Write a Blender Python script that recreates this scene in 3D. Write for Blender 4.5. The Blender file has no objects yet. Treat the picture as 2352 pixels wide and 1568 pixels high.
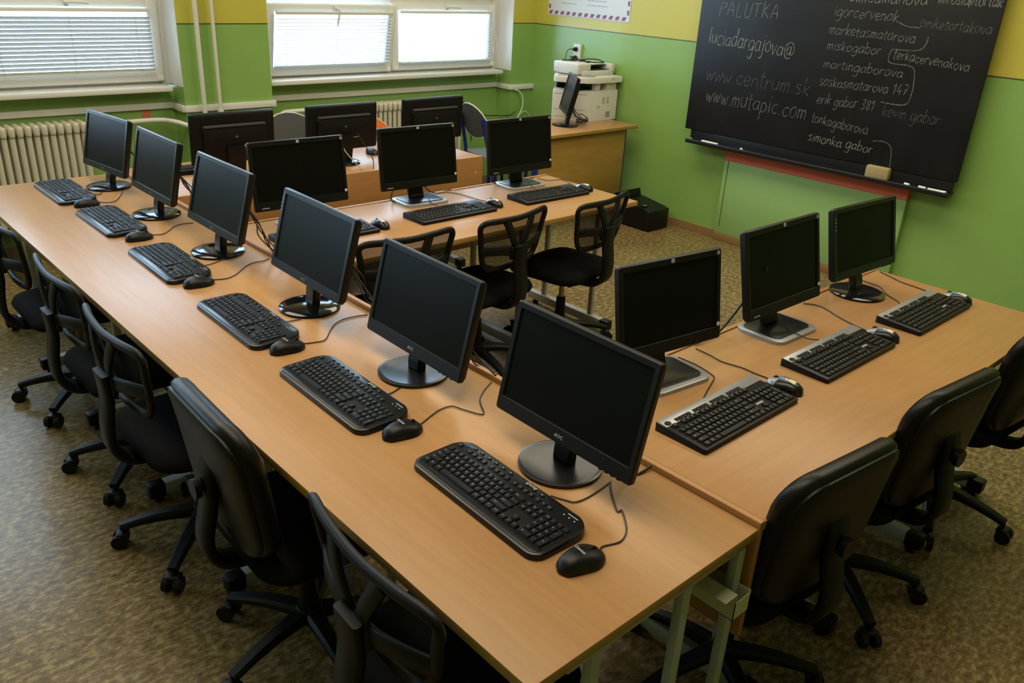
import bpy, bmesh, math, random
from math import sin, cos, pi, radians
from mathutils import Matrix, Vector
random.seed(7)
C = bpy.context.scene.collection
S = bpy.context.scene
# ------------------------------------------------------------------ camera
CAM_H = 1.835
yaw, pitch, roll = radians(43.535), radians(24.218), radians(3.114)
fwd = Vector((sin(yaw) * cos(pitch), cos(yaw) * cos(pitch), -sin(pitch)))
rgt = Vector((cos(yaw), -sin(yaw), 0))
up = rgt.cross(fwd)
r2 = rgt * cos(roll) + up * sin(roll)
u2 = up * cos(roll) - rgt * sin(roll)
cam_data = bpy.data.cameras.new('camera')
cam = bpy.data.objects.new('camera', cam_data)
C.objects.link(cam)
cam_data.sensor_width = 36.0
cam_data.lens = 1901.0 / 2352.0 * 36.0
cam_data.clip_start = 0.02
cam.matrix_world = Matrix(((r2.x, u2.x, -fwd.x, 0), (r2.y, u2.y, -fwd.y, 0), (r2.z, u2.z, -fwd.z, CAM_H), (0, 0, 0, 1)))
S.camera = cam
# ------------------------------------------------------------------ light
S.view_settings.view_transform = 'Standard'
S.view_settings.look = 'None'
S.view_settings.gamma = 1.0
S.view_settings.use_curve_mapping = False
S.view_settings.exposure = 0.12
S.cycles.use_denoising = True
S.cycles.max_bounces = 10
S.cycles.diffuse_bounces = 6
S.cycles.transparent_max_bounces = 24
S.cycles.sample_clamp_indirect = 6.0
world = bpy.data.worlds.new('sky')
S.world = world
world.use_nodes = True
wn = world.node_tree
bg = wn.nodes['Background']
bg.inputs[0].default_value = (0.54, 0.76, 1.0, 1)
bg.inputs[1].default_value = 8.0


def area(name, loc, rot, sx, sy, power, col, portal=False):
    l = bpy.data.lights.new(name, 'AREA')
    l.shape = 'RECTANGLE'
    l.size, l.size_y = sx, sy
    l.energy = power
    l.color = col
    if portal:
        l.cycles.is_portal = True
    o = bpy.data.objects.new(name, l)
    o.location = loc
    o.rotation_euler = rot
    C.objects.link(o)
    return o


# openings of the three windows of the window wall let the sky in
for i, x in enumerate((-1.85, 1.09, 4.03)):
    area('window_portal', (x, 5.985, 1.86), (radians(-90), 0, 0), 2.3, 1.72, 1, (1, 1, 1), True)
# the room's ceiling lamps, dim and warm
for x in (1.0, 3.9):
    for y, power in ((1.5, 44.0), (4.0, 40.0)):
        area('ceiling_lamp_light', (x, y, 3.12), (0, 0, 0), 1.1, 2.2, power, (1.0, 0.88, 0.66))


# ------------------------------------------------------------------ materials
def mat(name, col, rough=0.5, metal=0.0, spec=0.5, coat=0.0, noise=None, bump=None):
    m = bpy.data.materials.new(name)
    m.use_nodes = True
    t = m.node_tree
    b = t.nodes['Principled BSDF']
    b.inputs['Base Color'].default_value = (*col, 1)
    b.inputs['Roughness'].default_value = rough
    b.inputs['Metallic'].default_value = metal
    b.inputs['Specular IOR Level'].default_value = spec
    b.inputs['Coat Weight'].default_value = coat
    tc = t.nodes.new('ShaderNodeTexCoord')
    if noise:   # (other colour, scale, (sx,sy,sz))
        c2, sc, st = noise
        mp = t.nodes.new('ShaderNodeMapping')
        mp.inputs['Scale'].default_value = st
        n = t.nodes.new('ShaderNodeTexNoise')
        n.inputs['Scale'].default_value = sc
        n.inputs['Detail'].default_value = 6
        n.inputs['Roughness'].default_value = 0.6
        r = t.nodes.new('ShaderNodeValToRGB')
        r.color_ramp.elements[0].position = 0.36
        r.color_ramp.elements[1].position = 0.64
        r.color_ramp.elements[0].color = (*col, 1)
        r.color_ramp.elements[1].color = (*c2, 1)
        t.links.new(tc.outputs['Object'], mp.inputs[0])
        t.links.new(mp.outputs[0], n.inputs['Vector'])
        t.links.new(n.outputs['Fac'], r.inputs[0])
        t.links.new(r.outputs[0], b.inputs['Base Color'])
    if bump:
        sc, amt = bump
        n2 = t.nodes.new('ShaderNodeTexNoise')
        n2.inputs['Scale'].default_value = sc
        n2.inputs['Detail'].default_value = 3
        bp = t.nodes.new('ShaderNodeBump')
        bp.inputs['Strength'].default_value = amt
        bp.inputs['Distance'].default_value = 0.002
        t.links.new(tc.outputs['Object'], n2.inputs['Vector'])
        t.links.new(n2.outputs['Fac'], bp.inputs['Height'])
        t.links.new(bp.outputs[0], b.inputs['Normal'])
    return m


def glass_mat():
    m = bpy.data.materials.new('window_glass')
    m.use_nodes = True
    t = m.node_tree
    t.nodes.clear()
    o = t.nodes.new('ShaderNodeOutputMaterial')
    mx = t.nodes.new('ShaderNodeMixShader')
    fr = t.nodes.new('ShaderNodeFresnel')
    fr.inputs[0].default_value = 1.3
    tr = t.nodes.new('ShaderNodeBsdfTransparent')
    tr.inputs[0].default_value = (0.97, 0.985, 0.98, 1)
    g = t.nodes.new('ShaderNodeBsdfGlossy')
    g.inputs['Roughness'].default_value = 0.02
    t.links.new(fr.outputs[0], mx.inputs[0])
    t.links.new(tr.outputs[0], mx.inputs[1])
    t.links.new(g.outputs[0], mx.inputs[2])
    t.links.new(mx.outputs[0], o.inputs[0])
    return m


def veil_mat(name, col, dens, scale=0.0):
    """fabric mesh or chalk: partly see-through"""
    m = bpy.data.materials.new(name)
    m.use_nodes = True
    t = m.node_tree
    b = t.nodes['Principled BSDF']
    b.inputs['Base Color'].default_value = (*col, 1)
    b.inputs['Roughness'].default_value = 0.9
    b.inputs['Specular IOR Level'].default_value = 0.1
    b.inputs['Alpha'].default_value = dens
    if scale:
        tc = t.nodes.new('ShaderNodeTexCoord')
        n = t.nodes.new('ShaderNodeTexNoise')
        n.inputs['Scale'].default_value = scale
        n.inputs['Detail'].default_value = 4
        r = t.nodes.new('ShaderNodeMapRange')
        r.inputs[1].default_value = 0.35
        r.inputs[2].default_value = 0.65
        r.inputs[3].default_value = dens * 0.5
        r.inputs[4].default_value = min(1.0, dens * 1.5)
        t.links.new(tc.outputs['Object'], n.inputs['Vector'])
        t.links.new(n.outputs['Fac'], r.inputs[0])
        t.links.new(r.outputs[0], b.inputs['Alpha'])
    return m


def wall_mat(name, low, high, zline):
    """green dado below a thin dark line, yellow above"""
    m = bpy.data.materials.new(name)
    m.use_nodes = True
    t = m.node_tree
    b = t.nodes['Principled BSDF']
    g = t.nodes.new('ShaderNodeNewGeometry')
    s = t.nodes.new('ShaderNodeSeparateXYZ')
    t.links.new(g.outputs['Position'], s.inputs[0])
    r = t.nodes.new('ShaderNodeValToRGB')
    mr = t.nodes.new('ShaderNodeMapRange')
    mr.inputs[1].default_value = zline - 1
    mr.inputs[2].default_value = zline + 1
    t.links.new(s.outputs[2], mr.inputs[0])
    r.color_ramp.interpolation = 'CONSTANT'
    e = r.color_ramp.elements
    e[0].position = 0
    e[0].color = (*low, 1)
    e[1].position = 0.4975
    e[1].color = (0.07, 0.055, 0.03, 1)
    n3 = e.new(0.5035)
    n3.color = (*high, 1)
    t.links.new(mr.outputs[0], r.inputs[0])
    n = t.nodes.new('ShaderNodeTexNoise')
    n.inputs['Scale'].default_value = 2.2
    n.inputs['Detail'].default_value = 5
    t.links.new(g.outputs['Position'], n.inputs['Vector'])
    mr2 = t.nodes.new('ShaderNodeMapRange')
    mr2.inputs[3].default_value = 0.90
    mr2.inputs[4].default_value = 1.08
    t.links.new(n.outputs['Fac'], mr2.inputs[0])
    mul = t.nodes.new('ShaderNodeVectorMath')
    mul.operation = 'SCALE'
    t.links.new(r.outputs[0], mul.inputs[0])
    t.links.new(mr2.outputs[0], mul.inputs['Scale'])
    t.links.new(mul.outputs[0], b.inputs['Base Color'])
    b.inputs['Roughness'].default_value = 0.31
    b.inputs['Specular IOR Level'].default_value = 0.7
    n2 = t.nodes.new('ShaderNodeTexNoise')
    n2.inputs['Scale'].default_value = 9
    bp = t.nodes.new('ShaderNodeBump')
    bp.inputs['Strength'].default_value = 0.15
    bp.inputs['Distance'].default_value = 0.01
    t.links.new(g.outputs['Position'], n2.inputs['Vector'])
    t.links.new(n2.outputs['Fac'], bp.inputs['Height'])
    t.links.new(bp.outputs[0], b.inputs['Normal'])
    return m


def floor_mat():
    m = bpy.data.materials.new('mottled_lino')
    m.use_nodes = True
    t = m.node_tree
    b = t.nodes['Principled BSDF']
    tc = t.nodes.new('ShaderNodeTexCoord')
    mp = t.nodes.new('ShaderNodeMapping')
    mp.inputs['Scale'].default_value = (1.0, 1.7, 1)
    t.links.new(tc.outputs['Object'], mp.inputs[0])
    n = t.nodes.new('ShaderNodeTexNoise')
    n.inputs['Scale'].default_value = 30
    n.inputs['Detail'].default_value = 8
    n.inputs['Roughness'].default_value = 0.72
    n.inputs['Distortion'].default_value = 0.0
    t.links.new(mp.outputs[0], n.inputs['Vector'])
    r = t.nodes.new('ShaderNodeValToRGB')
    e = r.color_ramp.elements
    e[0].position = 0.36
    e[0].color = (0.088, 0.060, 0.024, 1)
    e[1].position = 0.64
    e[1].color = (0.37, 0.275, 0.125, 1)
    k = e.new(0.5)
    k.color = (0.190, 0.134, 0.054, 1)
    t.links.new(n.outputs['Fac'], r.inputs[0])
    n2 = t.nodes.new('ShaderNodeTexNoise')
    n2.inputs['Scale'].default_value = 3.0
    n2.inputs['Detail'].default_value = 3
    t.links.new(tc.outputs['Object'], n2.inputs['Vector'])
    mr = t.nodes.new('ShaderNodeMapRange')
    mr.inputs[3].default_value = 0.72
    mr.inputs[4].default_value = 1.2
    t.links.new(n2.outputs['Fac'], mr.inputs[0])
    mul = t.nodes.new('ShaderNodeVectorMath')
    mul.operation = 'SCALE'
    t.links.new(r.outputs[0], mul.inputs[0])
    t.links.new(mr.outputs[0], mul.inputs['Scale'])
    t.links.new(mul.outputs[0], b.inputs['Base Color'])
    b.inputs['Roughness'].default_value = 0.26
    b.inputs['Specular IOR Level'].default_value = 0.18
    return m


GREEN, YELLOW = (0.235, 0.415, 0.105), (0.52, 0.475, 0.075)
M = {}
M['wall'] = wall_mat('painted_wall', GREEN, YELLOW, 1.40)
M['green'] = mat('green_paint', (0.27, 0.46, 0.16), 0.4, bump=(9, 0.1))
M['red'] = mat('red_paint', (0.60, 0.15, 0.11), 0.45)
M['white_paint'] = mat('white_paint', (0.72, 0.72, 0.70), 0.45)
M['ceil'] = mat('ceiling_paint', (0.66, 0.64, 0.58), 0.8)
M['floor'] = floor_mat()
M['lino_cove'] = mat('brown_lino_cove', (0.25, 0.15, 0.06), 0.4)
M['pvc'] = mat('window_plastic', (0.70, 0.70, 0.67), 0.3)
M['pvc_grey'] = mat('grey_plastic_seal', (0.22, 0.24, 0.27), 0.5)
M['glass'] = glass_mat()
M['slat'] = mat('blind_slat', (0.60, 0.63, 0.64), 0.4)
M['wood'] = mat('beech_laminate', (0.44, 0.240, 0.098), 0.31, spec=0.24, noise=((0.40, 0.212, 0.082), 9, (5.0, 0.35, 1)))
M['wood_x'] = mat('beech_laminate_cross', (0.44, 0.240, 0.098), 0.31, spec=0.24, noise=((0.40, 0.212, 0.082), 9, (0.35, 5.0, 1)))
M['edge'] = mat('beech_edge_band', (0.42, 0.25, 0.07), 0.45)
M['panel'] = mat('beech_panel', (0.42, 0.205, 0.066), 0.4, noise=((0.37, 0.175, 0.055), 7, (0.4, 0.4, 4)))
M['oak'] = mat('old_desk_laminate', (0.42, 0.255, 0.06), 0.4, noise=((0.36, 0.205, 0.045), 7, (0.4, 3, 3)))
M['steel'] = mat('grey_painted_steel', (0.42, 0.43, 0.40), 0.4)
M['cream_steel'] = mat('cream_painted_steel', (0.60, 0.60, 0.42), 0.45)
M['black'] = mat('black_plastic', (0.005, 0.005, 0.006), 0.42, spec=0.3, bump=(900, 0.1))
M['black_rough'] = mat('black_textured_plastic', (0.005, 0.005, 0.005), 0.48, spec=0.25)
M['palm'] = mat('smooth_palm_plastic', (0.008, 0.0085, 0.010), 0.24, spec=0.3)
M['ledge'] = mat('lit_black_plastic', (0.06, 0.06, 0.06), 0.3)  # greyer than the shell: light caught along the ledge put into the colour
M['gloss'] = mat('glossy_black_plastic', (0.008, 0.008, 0.010), 0.08)
M['satin'] = mat('satin_black_plastic', (0.008, 0.0085, 0.010), 0.28, spec=0.4)
M['screen'] = mat('dark_lcd_screen', (0.005, 0.006, 0.005), 0.32, spec=0.10)
M['key'] = mat('black_keycap', (0.007, 0.007, 0.0075), 0.5, spec=0.25)
M['legend'] = mat('key_legend_print', (0.50, 0.51, 0.52), 0.6)
M['logo'] = mat('pale_logo_print', (0.62, 0.64, 0.66), 0.5)
M['silver'] = mat('silver_plastic', (0.34, 0.35, 0.36), 0.32, metal=0.35)
M['cream'] = mat('cream_sticker', (0.68, 0.66, 0.52), 0.5)
M['blue_print'] = mat('blue_print', (0.05, 0.25, 0.55), 0.5)
M['fabric'] = mat('black_seat_fabric', (0.006, 0.006, 0.006), 0.95, spec=0.1)
M['leather'] = mat('black_leatherette', (0.0035, 0.004, 0.004), 0.40, spec=0.28, bump=(260, 0.25))
M['mesh'] = veil_mat('black_back_mesh', (0.022, 0.022, 0.021), 0.74)
M['gas'] = mat('gas_lift_tube', (0.35, 0.33, 0.24), 0.3, metal=0.6)
M['cable'] = mat('black_cable', (0.012, 0.010, 0.010), 0.5)
M['grey_cable'] = mat('grey_cable', (0.34, 0.33, 0.30), 0.5)
M['white_cable'] = mat('white_cable', (0.62, 0.66, 0.60), 0.5)
M['board'] = mat('blackboard_enamel', (0.008, 0.0085, 0.010), 0.45, spec=0.25, noise=((0.013, 0.0135, 0.015), 3, (1, 1, 1)))
M['board_frame'] = mat('black_board_rail', (0.010, 0.010, 0.013), 0.35)
M['chalk'] = mat('chalk_stick', (0.78, 0.78, 0.75), 0.9)
M['chalk_line'] = veil_mat('chalk_line', (0.58, 0.58, 0.55), 0.20, 55)
M['chalk_bold'] = veil_mat('chalk_line_bold', (0.62, 0.62, 0.58), 0.30, 55)
M['chalk_faint'] = veil_mat('chalk_line_faint', (0.50, 0.50, 0.50), 0.12, 45)
M['sponge'] = mat('dusty_sponge', (0.36, 0.29, 0.13), 0.95, bump=(150, 0.8))
M['paper'] = mat('poster_paper', (0.62, 0.66, 0.70), 0.6)
M['paper_red'] = mat('poster_red', (0.42, 0.08, 0.10), 0.6)
M['paper_blue'] = mat('poster_blue', (0.10, 0.11, 0.30), 0.6)
M['print'] = mat('grey_print', (0.30, 0.32, 0.34), 0.6)
M['device'] = mat('white_device_plastic', (0.62, 0.62, 0.58), 0.4)
M['device_dark'] = mat('dark_device_slot', (0.03, 0.03, 0.035), 0.5)
M['device_grey'] = mat('grey_device_mark', (0.30, 0.30, 0.29), 0.5)
M['teal'] = mat('teal_inner_plastic', (0.05, 0.28, 0.22), 0.4)
M['radiator'] = mat('radiator_enamel', (0.60, 0.57, 0.45), 0.4)
M['pipe'] = mat('pipe_enamel', (0.66, 0.66, 0.60), 0.4)
M['chair_grey'] = mat('grey_chair_laminate', (0.055, 0.058, 0.06), 0.5)
M['chair_orange'] = mat('orange_chair_laminate', (0.70, 0.16, 0.02), 0.45)
M['chair_edge'] = mat('pale_ply_edge', (0.60, 0.60, 0.56), 0.5)
M['chair_seat'] = mat('grey_blue_seat', (0.22, 0.25, 0.33), 0.4)
M['blue_steel'] = mat('blue_painted_steel', (0.008, 0.02, 0.20), 0.35)
M['yellow_label'] = mat('yellow_label', (0.62, 0.55, 0.08), 0.5)
M['led'] = mat('pale_indicator', (0.7, 0.72, 0.7), 0.4)


# ------------------------------------------------------------------ mesh helpers
def BM():
    return bmesh.new()


def bx(bm, c, s, r=0.0, seg=2, m=0, T=None):
    g = bmesh.ops.create_cube(bm, size=1.0)
    vs = g['verts']
    for v in vs:
        v.co = Vector((v.co.x * s[0] + c[0], v.co.y * s[1] + c[1], v.co.z * s[2] + c[2]))
    fs = set(f for v in vs for f in v.link_faces)
    if r > 0:
        es = list(set(e for v in vs for e in v.link_edges))
        rr = bmesh.ops.bevel(bm, geom=es, offset=min(r, min(s) * 0.49), segments=seg, profile=0.5, affect='EDGES')
        fs = set(f for f in rr['faces']) | set(f for f in fs if f.is_valid)
        vs = list(set(v for f in fs for v in f.verts))
        fs = set(f for v in vs for f in v.link_faces)
    for f in fs:
        f.material_index = m
    if T is not None:
        for v in vs:
            v.co = T @ v.co
    return vs


def loft(bm, rings, m=0, cap=True, closed=False):
    R = [[bm.verts.new(p) for p in ring] for ring in rings]
    n = len(R[0])
    pairs = list(zip(R[:-1], R[1:]))
    if closed:
        pairs.append((R[-1], R[0]))
    for a, b in pairs:
        for i in range(n):
            j = (i + 1) % n
            try:
                bm.faces.new((a[i], a[j], b[j], b[i])).material_index = m
            except ValueError:
                pass
    if cap and not closed:
        bm.faces.new(list(reversed(R[0]))).material_index = m
        bm.faces.new(R[-1]).material_index = m
    return R


def frames(pts, closed=False, ref=None):
    P = [Vector(p) for p in pts]
    n = len(P)
    out = []
    prev = None
    for i in range(n):
        if closed:
            t = (P[(i + 1) % n] - P[i - 1]).normalized()
        else:
            t = (P[min(i + 1, n - 1)] - P[max(i - 1, 0)]).normalized()
        if prev is None:
            a = Vector(ref) if ref else (Vector((0, 0, 1)) if abs(t.z) < 0.9 else Vector((1, 0, 0)))
        else:
            a = prev
        u = (a - t * a.dot(t)).normalized()
        prev = u
        out.append((P[i], t, u, t.cross(u)))
    return out


def smooth_path(pts, k=4, closed=False):
    P = [Vector(p) for p in pts]
    n = len(P)
    out = []
    rng = n if closed else n - 1
    for i in range(rng):
        if closed:
            p0, p1, p2, p3 = P[i - 1], P[i], P[(i + 1) % n], P[(i + 2) % n]
        else:
            p0, p1, p2, p3 = P[max(i - 1, 0)], P[i], P[i + 1], P[min(i + 2, n - 1)]
        for j in range(k):
            t = j / k
            out.append(0.5 * ((2 * p1) + (p2 - p0) * t + (2 * p0 - 5 * p1 + 4 * p2 - p3) * t * t + (3 * p1 - p0 - 3 * p2 + p3) * t ** 3))
    if not closed:
        out.append(P[-1])
    return out


def tube(bm, pts, r, n=8, m=0, closed=False, flat=1.0, ref=None):
    """round (or flattened) tube; r a number or list"""
    F = frames(pts, closed, ref)
    rings = []
    for i, (p, t, u, w) in enumerate(F):
        rr = r[i] if isinstance(r, (list, tuple)) else r
        rings.append([p + u * rr * flat * cos(2 * pi * k / n) + w * rr * sin(2 * pi * k / n) for k in range(n)])
    return loft(bm, rings, m, True, closed)


def strip(bm, pts, w, h, m=0, ref=None, r=0.0):
    """rectangular bar swept along pts: h along ref direction, w across; w may be a list"""
    F = frames(pts, False, ref)
    rings = []
    for i, (p, t, u, v) in enumerate(F):
        ww = w[i] if isinstance(w, (list, tuple)) else w
        hh = h[i] if isinstance(h, (list, tuple)) else h
        a, b = hh / 2, ww / 2
        c = min(a, b) * 0.5
        q = [(a, b - c), (a - c, b), (-a + c, b), (-a, b - c), (-a, -b + c), (-a + c, -b), (a - c, -b), (a, -b + c)]
        rings.append([p + u * x + v * y for x, y in q])
    return loft(bm, rings, m)


def lathe(bm, prof, c=(0, 0, 0), n=24, m=0, sx=1.0, sy=1.0):
    rings = [[Vector((c[0] + r * sx * cos(2 * pi * k / n), c[1] + r * sy * sin(2 * pi * k / n), c[2] + z)) for k in range(n)] for r, z in prof]
    return loft(bm, rings, m)


def cyl(bm, a, b, r, n=12, m=0, r2=None):
    a, b = Vector(a), Vector(b)
    return tube(bm, [a, b], [r, r if r2 is None else r2], n, m)


def rrect(w, h, r, k=5, cx=0, cy=0):
    if not isinstance(r, (list, tuple)):
        r = [r] * 4
    out = []
    for i, (sx, sy, a0) in enumerate(((1, 1, 0), (-1, 1, 90), (-1, -1, 180), (1, -1, 270))):
        rr = r[i]
        for j in range(k + 1):
            a = radians(a0 + 90 * j / k)
            out.append((cx + sx * (w / 2 - rr) + rr * cos(a), cy + sy * (h / 2 - rr) + rr * sin(a)))
    return out


def plate(bm, outline, z0, z1, b=0.0, m=0, T=None, zf=None):
    """flat plate from a 2-D outline with a rounded top edge; zf(x,y) adds height"""
    cx = sum(p[0] for p in outline) / len(outline)
    cy = sum(p[1] for p in outline) / len(outline)
    rings = []
    lv = [(0.0, z0), (0.0, z1 - b)]
    if b:
        lv += [(b * 0.3, z1 - b * 0.3), (b, z1)]

    def ins(d):
        n = len(outline)
        o = []
        for i in range(n):
            p0, p1, p2 = Vector(outline[i - 1]), Vector(outline[i]), Vector(outline[(i + 1) % n])
            t = (p2 - p0)
            if t.length < 1e-9:
                t = Vector((1, 0))
            t.normalize()
            o.append((p1.x - t.y * d, p1.y + t.x * d))
        return o
    for d, z in lv:
        ring = []
        for x, y in ins(d):
            v = Vector((x, y, z + (zf(x, y) if zf and z > z0 else 0)))
            ring.append(T @ v if T is not None else v)
        rings.append(ring)
    return loft(bm, rings, m)


def obj(name, bm, mats, parent=None, loc=None, rotz=None, smooth=35, rot=None):
    bmesh.ops.recalc_face_normals(bm, faces=bm.faces)
    me = bpy.data.meshes.new(name)
    bm.to_mesh(me)
    bm.free()
    for m in (mats if isinstance(mats, (list, tuple)) else [mats]):
        me.materials.append(M[m] if isinstance(m, str) else m)
    if smooth:
        for p in me.polygons:
            p.use_smooth = True
        me.set_sharp_from_angle(angle=radians(smooth))
    o = bpy.data.objects.new(name, me)
    C.objects.link(o)
    if parent:
        o.parent = parent
    if loc:
        o.location = loc
    if rotz is not None:
        o.rotation_euler = (0, 0, rotz)
    if rot is not None:
        o.rotation_euler = rot
    return o


def tag(o, label, cat, group=None, kind=None):
    o['label'] = label
    o['category'] = cat
    if group:
        o['group'] = group
    if kind:
        o['kind'] = kind
    return o


def thing(name, label, cat, loc=(0, 0, 0), rotz=0.0, group=None):
    o = bpy.data.objects.new(name, None)
    o.empty_display_size = 0.05
    C.objects.link(o)
    o.location = loc
    o.rotation_euler = (0, 0, rotz)
    return tag(o, label, cat, group)


def struct(name, bm, mats, parent=None, smooth=0):
    o = obj(name, bm, mats, parent, smooth=smooth)
    if not parent:
        o['kind'] = 'structure'
    return o


def copy_tree(o, parent=None):
    c = o.copy()
    C.objects.link(c)
    c.parent = parent
    for ch in list(o.children):
        copy_tree(ch, c)
    return c


_txt = {}


def text_geo(s, size, thick=0.0):
    key = (s, size)
    if key not in _txt:
        cu = bpy.data.curves.new('t', 'FONT')
        cu.body = s
        cu.size = size
        cu.resolution_u = 2
        cu.align_x = 'CENTER'
        cu.align_y = 'CENTER'
        ob = bpy.data.objects.new('t', cu)
        C.objects.link(ob)
        me = ob.to_mesh()
        _txt[key] = ([v.co.copy() for v in me.vertices], [tuple(p.vertices) for p in me.polygons])
        ob.to_mesh_clear()
        bpy.data.objects.remove(ob)
        bpy.data.curves.remove(cu)
    return _txt[key]


def put_text(bm, s, size, T, m=0):
    vs, fs = text_geo(s, size)
    V = [bm.verts.new(T @ v) for v in vs]
    for f in fs:
        try:
            bm.faces.new([V[i] for i in f]).material_index = m
        except ValueError:
            pass


# ------------------------------------------------------------------ the room shell
XW, YP, YN = 5.438, 5.648, 5.83      # right wall, pier face, niche wall behind
XL, YF, ZC = -3.2, -3.0, 3.15
bm = BM()
bx(bm, ((XL + XW) / 2, (YF + 5.95) / 2, -0.05), (XW - XL + 0.4, 5.95 - YF + 0.4, 0.1))
struct('floor', bm, 'floor')
bm = BM()
bx(bm, ((XL + XW) / 2, (YF + 5.95) / 2, ZC + 0.05), (XW - XL + 0.4, 5.95 - YF + 0.4, 0.1))
struct('ceiling', bm, 'ceil')
bm = BM()
bx(bm, (XW + 0.1, (YF + 5.95) / 2, ZC / 2), (0.2, 5.95 - YF + 0.4, ZC))
struct('wall_right', bm, 'wall')
bm = BM()
bx(bm, (XL - 0.1, (YF + 5.95) / 2, ZC / 2), (0.2, 5.95 - YF + 0.4, ZC))
struct('wall_left', bm, 'wall')
bm = BM()
bx(bm, ((XL + XW) / 2, YF - 0.1, ZC / 2), (XW - XL, 0.2, ZC))
struct('wall_front', bm, 'wall')
NICHE = [(-3.0, -0.70), (-0.06, 2.243), (2.876, 5.178)]     # x ranges of the window niches
ZS, ZT = 0.985, 2.75
bm = BM()
prev = XL
for a, b in NICHE:
    bx(bm, ((prev + a) / 2, (YP + 5.95) / 2, ZC / 2), (a - prev, 5.95 - YP, ZC))
    bx(bm, ((a + b) / 2, (YN + 5.95) / 2, ZS / 2), (b - a, 5.95 - YN, ZS))
    bx(bm, ((a + b) / 2, (YP + 5.95) / 2, (ZT + ZC) / 2), (b - a, 5.95 - YP, ZC - ZT))
    prev = b
bx(bm, ((prev + XW) / 2, (YP + 5.95) / 2, ZC / 2), (XW - prev, 5.95 - YP, ZC))
struct('wall_back', bm, 'wall')
# white painted reveals of the windows
k = 0
bm = BM()
for a, b in NICHE:
    for x in (a + 0.002, b - 0.002):
        bx(bm, (x, (YP + 5.86) / 2 + 0.001, (1.012 + ZT) / 2), (0.006, 5.86 - YP - 0.001, ZT - 1.012))
struct('trim_1', bm, 'white_paint')
# sills
for i, (a, b) in enumerate(NICHE):
    bm = BM()
    bx(bm, ((a + b - 0.045) / 2, (5.70 + 5.86) / 2, 0.996), (b - a - 0.05, 0.16, 0.033), 0.006)
    struct('trim_%d' % (i + 2), bm, 'pvc', smooth=35)
# white cable trunking following niches and piers
bm = BM()
prev = XL
for a, b in NICHE:
    bx(bm, ((prev + a) / 2, YP - 0.012, 0.872), (a - prev + 0.024, 0.022, 0.042), 0.002)
    bx(bm, (a + 0.012, (YP + YN) / 2 - 0.012, 0.872), (0.022, YN - YP, 0.042), 0.002)
    bx(bm, (b - 0.012, (YP + YN) / 2 - 0.012, 0.872), (0.022, YN - YP, 0.042), 0.002)
    bx(bm, ((a + b) / 2, YN - 0.012, 0.876), (b - a - 0.04, 0.022, 0.04), 0.002)
    prev = b
bx(bm, ((prev + XW) / 2, YP - 0.012, 0.872), (XW - prev + 0.022, 0.022, 0.042), 0.002)
struct('trim_5', bm, 'pvc', smooth=35)
# baseboards of brown lino
bm = BM()
bx(bm, (XW - 0.006, (YF + YP) / 2, 0.03), (0.012, YP - YF, 0.06), 0.003)
struct('baseboard_right', bm, 'lino_cove')
bm = BM()
prev = XL
for a, b in NICHE:
    bx(bm, ((prev + a) / 2, YP - 0.006, 0.03), (a - prev, 0.012, 0.06))
    bx(bm, ((a + b) / 2, YN - 0.006, 0.03), (b - a, 0.012, 0.06))
    prev = b
struct('baseboard_back', bm, 'lino_cove')
# raised wall panel under the blackboard with a red strip on top
bm = BM()
bx(bm, (5.415, (3.475 + 2.10) / 2, 0.335), (0.045, 3.475 - 2.10, 0.55), 0.003, m=0)
bx(bm, (5.415, (3.475 + 2.10) / 2, 0.685), (0.047, 3.475 - 2.10, 0.15), 0.003, m=1)
bx(bm, (5.3920, 3.440, 0.36), (0.003, 0.004, 0.50), m=3)
bx(bm, (5.414, (3.475 + 2.10) / 2, 0.03), (0.052, 1.385, 0.06), 0.003, m=2)
struct('trim_6', bm, ['green', 'red', 'lino_cove', 'device_dark'], smooth=35)
# a patch of old orange paint on the niche wall
bm = BM()
bx(bm, (2.046, YN - 0.001, 0.828), (0.055, 0.004, 0.075))
struct('trim_7', bm, 'red')
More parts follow.
